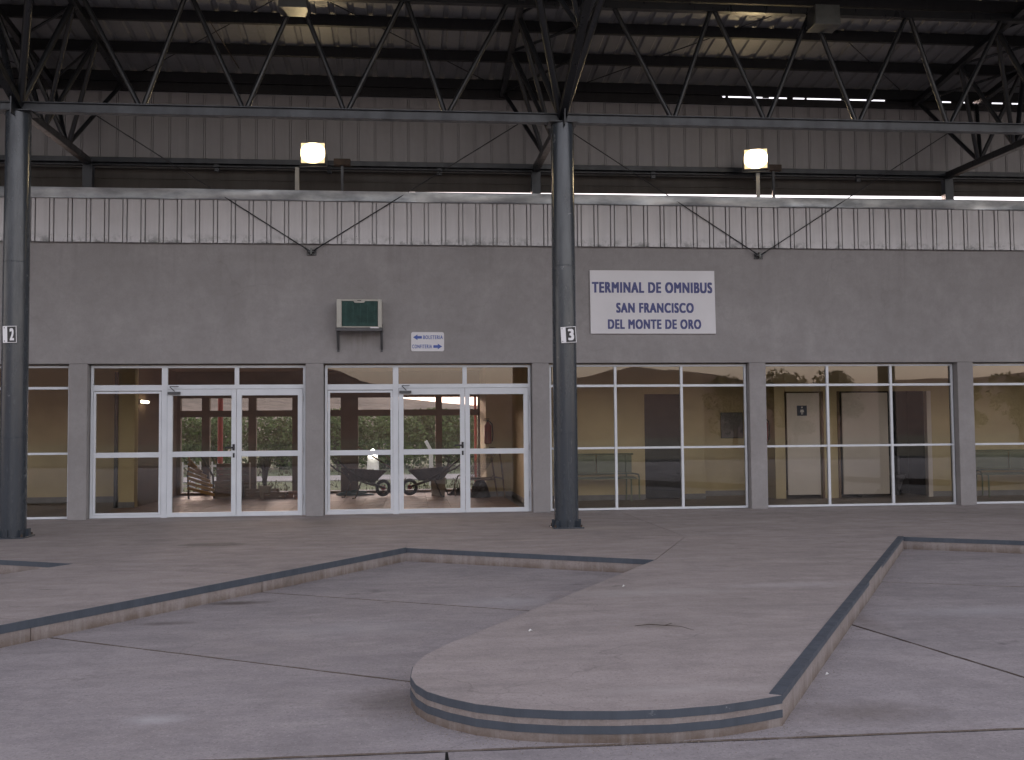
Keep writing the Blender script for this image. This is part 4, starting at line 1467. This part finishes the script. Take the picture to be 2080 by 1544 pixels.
# ------------------------------------------------------------------ things inside the hall
def wheelbarrow(x, y, rz, label, tip=0.0):
    t = thing('wheelbarrow', label, 'wheelbarrow', (x, y, 0), rz, 'wheelbarrows parked in the hall')
    t.rotation_euler = (0, tip, rz)
    # local: wheel at +x end, handles towards -x
    tr = MB()
    top = [(-.36, -.27, .60), (.42, -.22, .54), (.42, .22, .54), (-.36, .27, .60)]
    bot = [(-.22, -.17, .34), (.20, -.13, .32), (.20, .13, .32), (-.22, .17, .34)]
    inn = [(a * .95, b * .93, c) for a, b, c in top]
    inb = [(a * .95, b * .93, c + .012) for a, b, c in bot]
    tr.add(top + bot + inn + inb, [(0, 1, 5, 4), (1, 2, 6, 5), (2, 3, 7, 6), (3, 0, 4, 7), (4, 5, 6, 7), (8, 12, 13, 9), (9, 13, 14, 10), (10, 14, 15, 11), (11, 15, 12, 8), (12, 15, 14, 13),
                               (0, 8, 9, 1), (1, 9, 10, 2), (2, 10, 11, 3), (3, 11, 8, 0)])
    tr.build('tray', 'rust', t)
    for s_ in (-1, 1):
        MB().tube([(.45, s_ * .06, .19), (.1, s_ * .16, .30), (-.45, s_ * .26, .56), (-.72, s_ * .29, .78), (-.84, s_ * .29, .80)], .017, 8).build('handle', 'rust', t, smooth=True)
        MB().tube([(-.15, s_ * .2, .36), (-.30, s_ * .22, .02), (-.36, s_ * .22, .02)], .014, 8).build('leg', 'rust', t, smooth=True)
    ring = [(.45 + .14 * math.cos(a), 0, .185 + .14 * math.sin(a)) for a in [2 * PI * i / 20 for i in range(21)]]
    wh = MB().tube(ring, .035, 8, caps=False).build('tyre', 'rubber', t, smooth=True)
    hub = MB().tube([(.45, -.05, .19), (.45, .05, .19)], .03, 10)
    hub.tube([(.45, -.012, .185), (.45, .012, .185)], .05, 16)
    hub.build('wheel_disc', 'redpost', wh)
    ll = MB()
    for i in range(6):
        ll.sphere((rnd.uniform(-.2, .3), rnd.uniform(-.1, .1), .5), rnd.uniform(.07, .11), 8, 5, (1.2, 1, .8))
    ll.build('rubble', 'cement', t, smooth=True)
    return t
wheelbarrow(-3.02, 4.3, .55, 'rusty wheelbarrow with handles up to the left, in the hall')
wheelbarrow(-1.68, 4.55, PI - .35, 'second rusty wheelbarrow with handles to the right, in the hall')
# long handles leaning in the left barrow
for k, (a, b, lb) in enumerate((((-3.15, 4.6, 1.02), (-2.35, 4.5, .50), 'long shovel handle leaning over the left wheelbarrow'), ((-2.75, 4.8, 1.0), (-2.38, 4.7, .62), 'short tool handle standing in the left wheelbarrow'))):
    mb = MB().tube([a, b], .016, 8)
    if k == 0:
        mb.box(-3.23, -3.12, 4.58, 4.62, .86, .92)
        mb.tube([(-3.15, 4.6, 1.02), (-3.2, 4.6, .88)], .012, 6)
    mb.build('tool', 'wood', smooth=True, label=lb, category='tool')
bk = thing('cement_bin', 'square tan cement bin standing right of the wheelbarrows', 'bin', (-1.62, 4.9, 0))
MB().add([(-.13, -.13, 0), (.13, -.13, 0), (.13, .13, 0), (-.13, .13, 0), (-.15, -.15, .36), (.15, -.15, .36), (.15, .15, .36), (-.15, .15, .36)],
         [(0, 1, 5, 4), (1, 2, 6, 5), (2, 3, 7, 6), (3, 0, 4, 7), (0, 3, 2, 1)]).box(-.13, .13, -.13, .13, .3, .32).build('body', 'cement', bk)
MB().box(-.16, .16, -.16, -.14, .34, .37).box(-.16, .16, .14, .16, .34, .37).box(-.16, -.14, -.14, .14, .34, .37).box(.14, .16, -.14, .14, .34, .37).build('rim', 'cement', bk)
bk.location = (-1.53, 4.7, 0)
def heap(name, mat, cx, cy, rx, ry, h, label, cat, seed):
    mb = MB()
    n, m = 18, 7
    v = []
    for j in range(m + 1):
        for i in range(n):
            a = 2 * PI * i / n
            r = 1 - j / m
            nz = mnoise.noise(Vector((math.cos(a) * 1.6 * r + seed, math.sin(a) * 1.6 * r, j * .7)))
            v.append((cx + rx * r * math.cos(a) * (1 + .3 * nz), cy + ry * r * math.sin(a) * (1 + .3 * nz), h * (1 - r ** 2) * (1 + .5 * nz) + .002))
    f = [(j * n + i, j * n + (i + 1) % n, (j + 1) * n + (i + 1) % n, (j + 1) * n + i) for j in range(m) for i in range(n)]
    f.append(tuple(m * n + i for i in range(n)))
    f.append(tuple(range(n - 1, -1, -1)))
    mb.add(v, f)
    return mb.build(name, mat, smooth=False, label=label, category=cat)
heap('tarp', 'tarp', -3.25, 5.3, .42, .18, .10, 'crumpled blue-green tarp on the hall floor left of the wheelbarrows', 'tarp', 1)
heap('sack', 'rubber', -1.08, 4.9, .26, .16, .14, 'dark slumped sack on the floor between bin and metal chair', 'sack', 4)
heap('bag', 'rubber', -.72, 4.0, .22, .18, .36, 'dark bag under the leaning metal chair', 'bag', 9)
# chair with perforated back, tipped
ch = thing('metal_chair', 'chrome tube chair with perforated slanted back beside the yellow wall', 'chair', (-.75, 4.0, 0))
b0, b1 = Vector((-.12, -.1, .42)), Vector((.26, .1, .96))
pf = MB()
for i in range(13):
    q0 = b0.lerp(b1, i / 12)
    pf.tube([q0 + Vector((-.13, .12, 0)), q0 + Vector((.16, -.1, 0))], .007, 5)
for i in range(8):
    o_ = Vector((-.13, .12, 0)).lerp(Vector((.16, -.1, 0)), i / 7)
    pf.tube([b0 + o_, b1 + o_], .007, 5)
pf.build('perforated_back', 'chrome', ch)
for (pts, nm) in (([(-.45, .1, .02), (-.47, .1, .25), (-.40, .1, .42), (-.30, .05, .46)], 'leg'), ([(-.36, -.2, .02), (-.38, -.2, .26), (-.28, -.2, .40)], 'leg'),
                  ([(.22, .05, .98), (.34, .0, .97), (.42, -.1, .85), (.46, -.3, .4), (.48, -.45, .02)], 'arch_tube'), ([(.24, 0, .96), (.30, -.05, .5), (.36, -.15, .04)], 'arch_tube'),
                  ([(-.28, -.2, .36), (.3, -.2, .36)], 'seat_rail'), ([(-.3, .05, .38), (.28, .1, .38)], 'seat_rail'), ([(.26, -.2, .42), (.46, -.32, .38)], 'brace')):
    MB().tube(pts, .017, 8).build(nm, 'chrome' if nm != 'arch_tube' else 'wood', ch, smooth=True)
# extinguishers
def extinguisher(x, y, z, label):
    t = thing('fire_extinguisher', label, 'fire extinguisher', (x, y, z), 0, 'red fire extinguishers on the walls')
    b = MB().tube([(0, 0, 0), (0, 0, .015), (0, 0, .36), (0, 0, .40), (0, 0, .44)], [.06, .075, .075, .05, .022], 18)
    b.build('body', 'red', t, smooth=True)
    MB().box(-.02, .02, -.02, .02, .44, .47).box(-.09, .03, -.012, .012, .47, .482).box(-.08, .03, -.012, .012, .495, .507).build('valve', 'black', t)
    MB().tube([(.03, 0, .45), (.085, -.02, .40), (.10, -.03, .2), (.085, -.03, .05)], .011, 8).build('hose', 'black', t, smooth=True)
    MB().box(-.02, .02, .07, .085, .1, .42).build('wall_bracket', 'bracket', t)
extinguisher(-.55, 4.10, 1.05, 'red fire extinguisher on the yellow wall inside the hall')
extinguisher(4.60, 2.6, 1.05, 'red fire extinguisher behind the pier left of the restroom window')
# yellow slatted bench tipped up, left
bn = thing('slatted_bench', 'yellow slatted bench lying on its side in the hall', 'bench', (-6.25, 5.0, 0), 0)
for i in range(8):
    z = .12 + i * .085
    MB().obox((-.30, -.1 + .01 * i, z + .10 + .012 * i), (.26 - .01 * i * i, -.22, z - .0 - .02 * (7 - i) * .3), .03, .06).build('slat', 'slat', bn, bevel=.004)
MB().tube([(-.28, -.06, .0), (-.30, -.06, .5), (-.26, 0, .92)], .02, 8).tube([(.24, -.18, .0), (.22, -.18, .45), (-.05, -.1, .88)], .02, 8).build('frame', 'rust', bn, smooth=True)
# dark crates, bricks, potted shrub
def crate(x, y, z, sx, sy, sz, label, rz=0):
    t = thing('crate', label, 'crate', (x, y, z), rz, 'dark wooden crates in the hall')
    for i in range(3):
        z0 = sz * (i / 3) + .01
        MB().box(-sx / 2, sx / 2, -sy / 2, -sy / 2 + .015, z0, z0 + sz / 3 - .02).build('slat', 'wood', t, bevel=.002)
        MB().box(-sx / 2, sx / 2, sy / 2 - .015, sy / 2, z0, z0 + sz / 3 - .02).build('slat', 'wood', t, bevel=.002)
    for s_ in (-1, 1):
        MB().box(s_ * sx / 2 - .012, s_ * sx / 2 + .012, -sy / 2 + .016, sy / 2 - .016, 0, sz).build('end_board', 'wood', t, bevel=.002)
    MB().box(-sx / 2 + .013, sx / 2 - .013, -sy / 2 + .017, sy / 2 - .017, 0, .015).build('bottom', 'wood', t)
crate(-5.72, 4.9, 0, .5, .35, .36, 'dark crate on the floor beside the yellow bench')
crate(-5.75, 4.92, .365, .42, .32, .34, 'dark crate stacked on another beside the yellow bench', .1)
crate(-5.55, 5.2, 0, .35, .3, .7, 'tall dark crate behind the left door handle', .05)
crate(-5.08, 5.0, 0, .62, .3, .18, 'low dark crate holding the bare shrub pot')
crate(-4.78, 4.62, 0, .4, .28, .13, 'low flat crate in front of the bare shrub')
for i, (x, y, z) in enumerate(((-4.55, 4.7, 0), (-4.30, 4.74, 0), (-4.42, 4.72, .07), (-4.28, 4.5, 0))):
    MB().box(-.11, .11, -.055, .055, 0, .065).build('brick', 'brick', label=('left brick of the small pile in the hall', 'right brick of the small pile in the hall', 'top brick of the small pile in the hall', 'front brick of the small pile in the hall')[i], category='brick', group='small brick pile', bevel=.003).location = (x, y, z)
sh = thing('bare_shrub', 'bare branching shrub in a dark pot beyond the left glazed doors', 'plant', (-5.0, 4.75, .0))
MB().tube([(0, 0, .0), (0, 0, .05), (0, 0, .24), (0, 0, .25)], [.09, .10, .13, .125], 16).build('pot', 'cement', sh, smooth=True)
stx = MB()
rr = random.Random(5)
for i in range(26):
    a = rr.uniform(0, 6.28)
    s_ = rr.uniform(.05, .22)
    hh = rr.uniform(.5, .95)
    p1 = (math.cos(a) * s_ * .4, math.sin(a) * s_ * .4, .24 + hh * .5)
    p2 = (math.cos(a) * s_, math.sin(a) * s_, .1 + hh)
    stx.tube([(rr.uniform(-.04, .04), rr.uniform(-.04, .04), .22), p1, p2], [.010, .007, .003], 5)
    for j in range(3):
        stx.tube([p1, (p1[0] + rr.uniform(-.14, .14), p1[1] + rr.uniform(-.14, .14), p1[2] + rr.uniform(.05, .3))], [.005, .002], 4)
stx.build('stems', 'bark', sh)
lf = MB()
for i in range(10):
    leaf_cloud(lf, (rr.uniform(-.16, .16), rr.uniform(-.1, .1), rr.uniform(.45, .85)), (.07, .07, .07), 16, .022, rr)
lf.build('leaves', 'leafdry', sh)
# benches behind the right-hand windows
def steel_bench(x, y, L, label):
    t = thing('bench', label, 'bench', (x, y, 0), 0, 'green steel benches behind the glass')
    for i in range(4):
        MB().obox((-L / 2, .02 - i * .1, .44 - .004 * i), (L / 2, .02 - i * .1, .44 - .004 * i), .085, .02, (0, 0, 1)).build('seat_slat', 'greenbench', t, bevel=.003)
    n = 2
    for i in range(n):
        xa, xb = -L / 2 + L * i / n + .01, -L / 2 + L * (i + 1) / n - .01
        MB().obox((xa, .13, .68), (xb, .13, .68), .32, .012, (0, 1, 0)).build('back_panel', 'greenbench', t, bevel=.002)
    MB().tube([(-L / 2 - .02, .13, .86), (L / 2 + .02, .13, .86)], .016, 8).tube([(-L / 2 - .02, .12, .5), (L / 2 + .02, .12, .5)], .014, 8).build('rail', 'greenbench', t, smooth=True)
    for s_ in (-1, 1):
        X = s_ * (L / 2 - .12)
        MB().tube([(X, .13, .86), (X, .08, .42), (X, .12, .01)], .016, 8).tube([(X, -.34, .01), (X, -.33, .42), (X, .08, .43)], .016, 8).build('leg', 'greenbench', t, smooth=True)
        X = s_ * (L / 2 + .02)
        MB().tube([(X, .10, .5), (X, -.28, .50), (X + s_ * .0, -.36, .45), (X, -.36, .05)], .015, 8).build('arm', 'greenbench', t, smooth=True)
steel_bench(1.34, 2.35, 1.35, 'green steel bench behind the window right of column 3')
steel_bench(9.2, 2.0, 1.6, 'dark steel bench behind the far right window')
nb = thing('notice_panel', 'plain grey notice panel on the yellow recess wall', 'notice board', (4.22, 3.38, 1.38))
MB().box(-.21, .21, -.012, .0, -.24, .24).build('panel', 'grey', nb)
MB().box(-.225, .225, -.02, .0, .24, .255).box(-.225, .225, -.02, .0, -.255, -.24).box(-.225, -.21, -.02, 0, -.24, .24).box(.21, .225, -.02, 0, -.24, .24).build('frame', 'bracket', nb)
tl = thing('toilet', 'dim toilet bowl inside the dark restroom opening', 'toilet', (7.3, 2.9, 0))
MB().tube([(0, 0, 0), (0, 0, .1), (0, -.02, .36), (0, -.02, .40)], [.12, .10, .19, .2], 18).build('bowl', 'grey', tl, smooth=True)
MB().box(-.2, .2, .16, .3, .4, .75).build('tank', 'grey', tl, bevel=.01)
# added glowing strip on the left hall wall, standing in for a bright glimpse
wl = thing('glow_strip', 'small warm glowing strip added on the dark wall at the left of the hall', 'lamp', (-6.99, 3.1, 1.9))
MB().box(0, .03, -.25, .25, -.03, .03).build('base', 'white', wl)
MB().box(.03, .06, -.24, .24, -.022, .022).build('strip_face', 'tube', wl, bevel=.005)

# ------------------------------------------------------------------ things outside beyond the hall
rp = thing('red_post', 'red painted steel post standing outside the far glass', 'post', (-6.35, 7.4, -.04))
MB().tube([(0, 0, 0), (0, 0, 3.2)], .06, 16).build('shaft', 'redpost', rp, smooth=True)
MB().box(-.13, .13, -.13, .13, 0, .02).build('base_plate', 'redpost', rp)
rp2 = thing('red_post', 'thin red post outside, beside the hall fire extinguisher', 'post', (-.62, 6.9, -.04))
MB().tube([(0, 0, 0), (0, 0, 3.2)], .03, 12).build('shaft', 'redpost', rp2, smooth=True)
MB().box(-.06, .06, -.06, .06, 0, .015).build('base_plate', 'redpost', rp2)
rl = thing('railing', 'low white railing outside beside the red post', 'railing', (-8.6, 13, -.33))
for i in range(16):
    MB().box(-1.2 + i * .16 - .02, -1.2 + i * .16 + .02, -.01, .01, 0, .85).build('baluster', 'white', rl)
MB().box(-1.25, 1.25, .011, .04, .7, .76).box(-1.25, 1.25, .011, .04, .15, .21).build('rail', 'white', rl)
wp = thing('white_post', 'short white post with slanted head on the grass outside', 'post', (-1.45, 15, -.33))
MB().box(-.06, .06, -.05, .05, 0, .95).build('shaft', 'white', wp, bevel=.01)
MB().obox((.04, 0, .98), (-.16, 0, 1.35), .1, .1).build('head', 'white', wp, bevel=.01)
sctr = thing('scooter', 'white scooter with lit headlamp on the grass outside, seen over the wheelbarrow', 'scooter', (-3.22, 15.5, -.33), 0)
for yy in (0, 1.2):
    ring = [(0, yy + .22 * math.cos(a), .24 + .22 * math.sin(a)) for a in [2 * PI * i / 20 for i in range(21)]]
    ty = MB().tube(ring, .045, 8, caps=False).build('tyre', 'rubber', sctr, smooth=True)
    MB().tube([(-.03, yy, .24), (.03, yy, .24)], .15, 16).build('wheel_disc', 'alu', ty)
MB().add([(-.20, .12, .35), (.20, .12, .35), (.16, .05, .95), (-.16, .05, .95), (-.18, .22, .32), (.18, .22, .32), (.12, .16, .98), (-.12, .16, .98)],
         [(0, 1, 2, 3), (7, 6, 5, 4), (0, 4, 5, 1), (1, 5, 6, 2), (2, 6, 7, 3), (3, 7, 4, 0)]).build('front_shield', 'white', sctr, bevel=.02)
MB().box(-.13, .13, .25, .75, .28, .36).box(-.15, .15, .72, 1.35, .36, .72).build('body', 'white', sctr, bevel=.03)
MB().sphere((0, 1.0, .76), .16, 14, 8, (.95, 2.0, .45)).build('seat', 'black', sctr, smooth=True)
MB().tube([(-.33, .16, 1.05), (-.15, .10, 1.02), (.15, .10, 1.02), (.33, .16, 1.05)], .016, 8).build('handlebar', 'black', sctr, smooth=True)
MB().sphere((0, .02, 1.02), .085, 12, 8, (1, .6, 1)).build('headlamp', 'headlamp', sctr, smooth=True)
MB().tube([(.3, .12, 1.05), (.36, .14, 1.22)], .007, 6).sphere((.37, .14, 1.26), .05, 8, 6, (1, .3, .7)).build('mirror', 'black', sctr, smooth=True)
MB().box(-.12, .12, -.12, .14, .42, .46).build('mudguard', 'white', sctr, bevel=.01)
# street lamp across the road, reflected as a thin pole
lp = thing('street_lamp', 'thin dark street lamp behind the viewer, reflected in the hall top light', 'street lamp', (2.95, -20, -.36))
MB().tube([(0, 0, 0), (0, 0, 6.5), (0, .4, 7.0), (0, 1.1, 7.1)], [.07, .05, .04, .035], 12).build('pole', 'galv', lp, smooth=True)
MB().box(-.1, .1, .95, 1.45, 7.05, 7.15).build('lamp_head', 'galv', lp, bevel=.02)
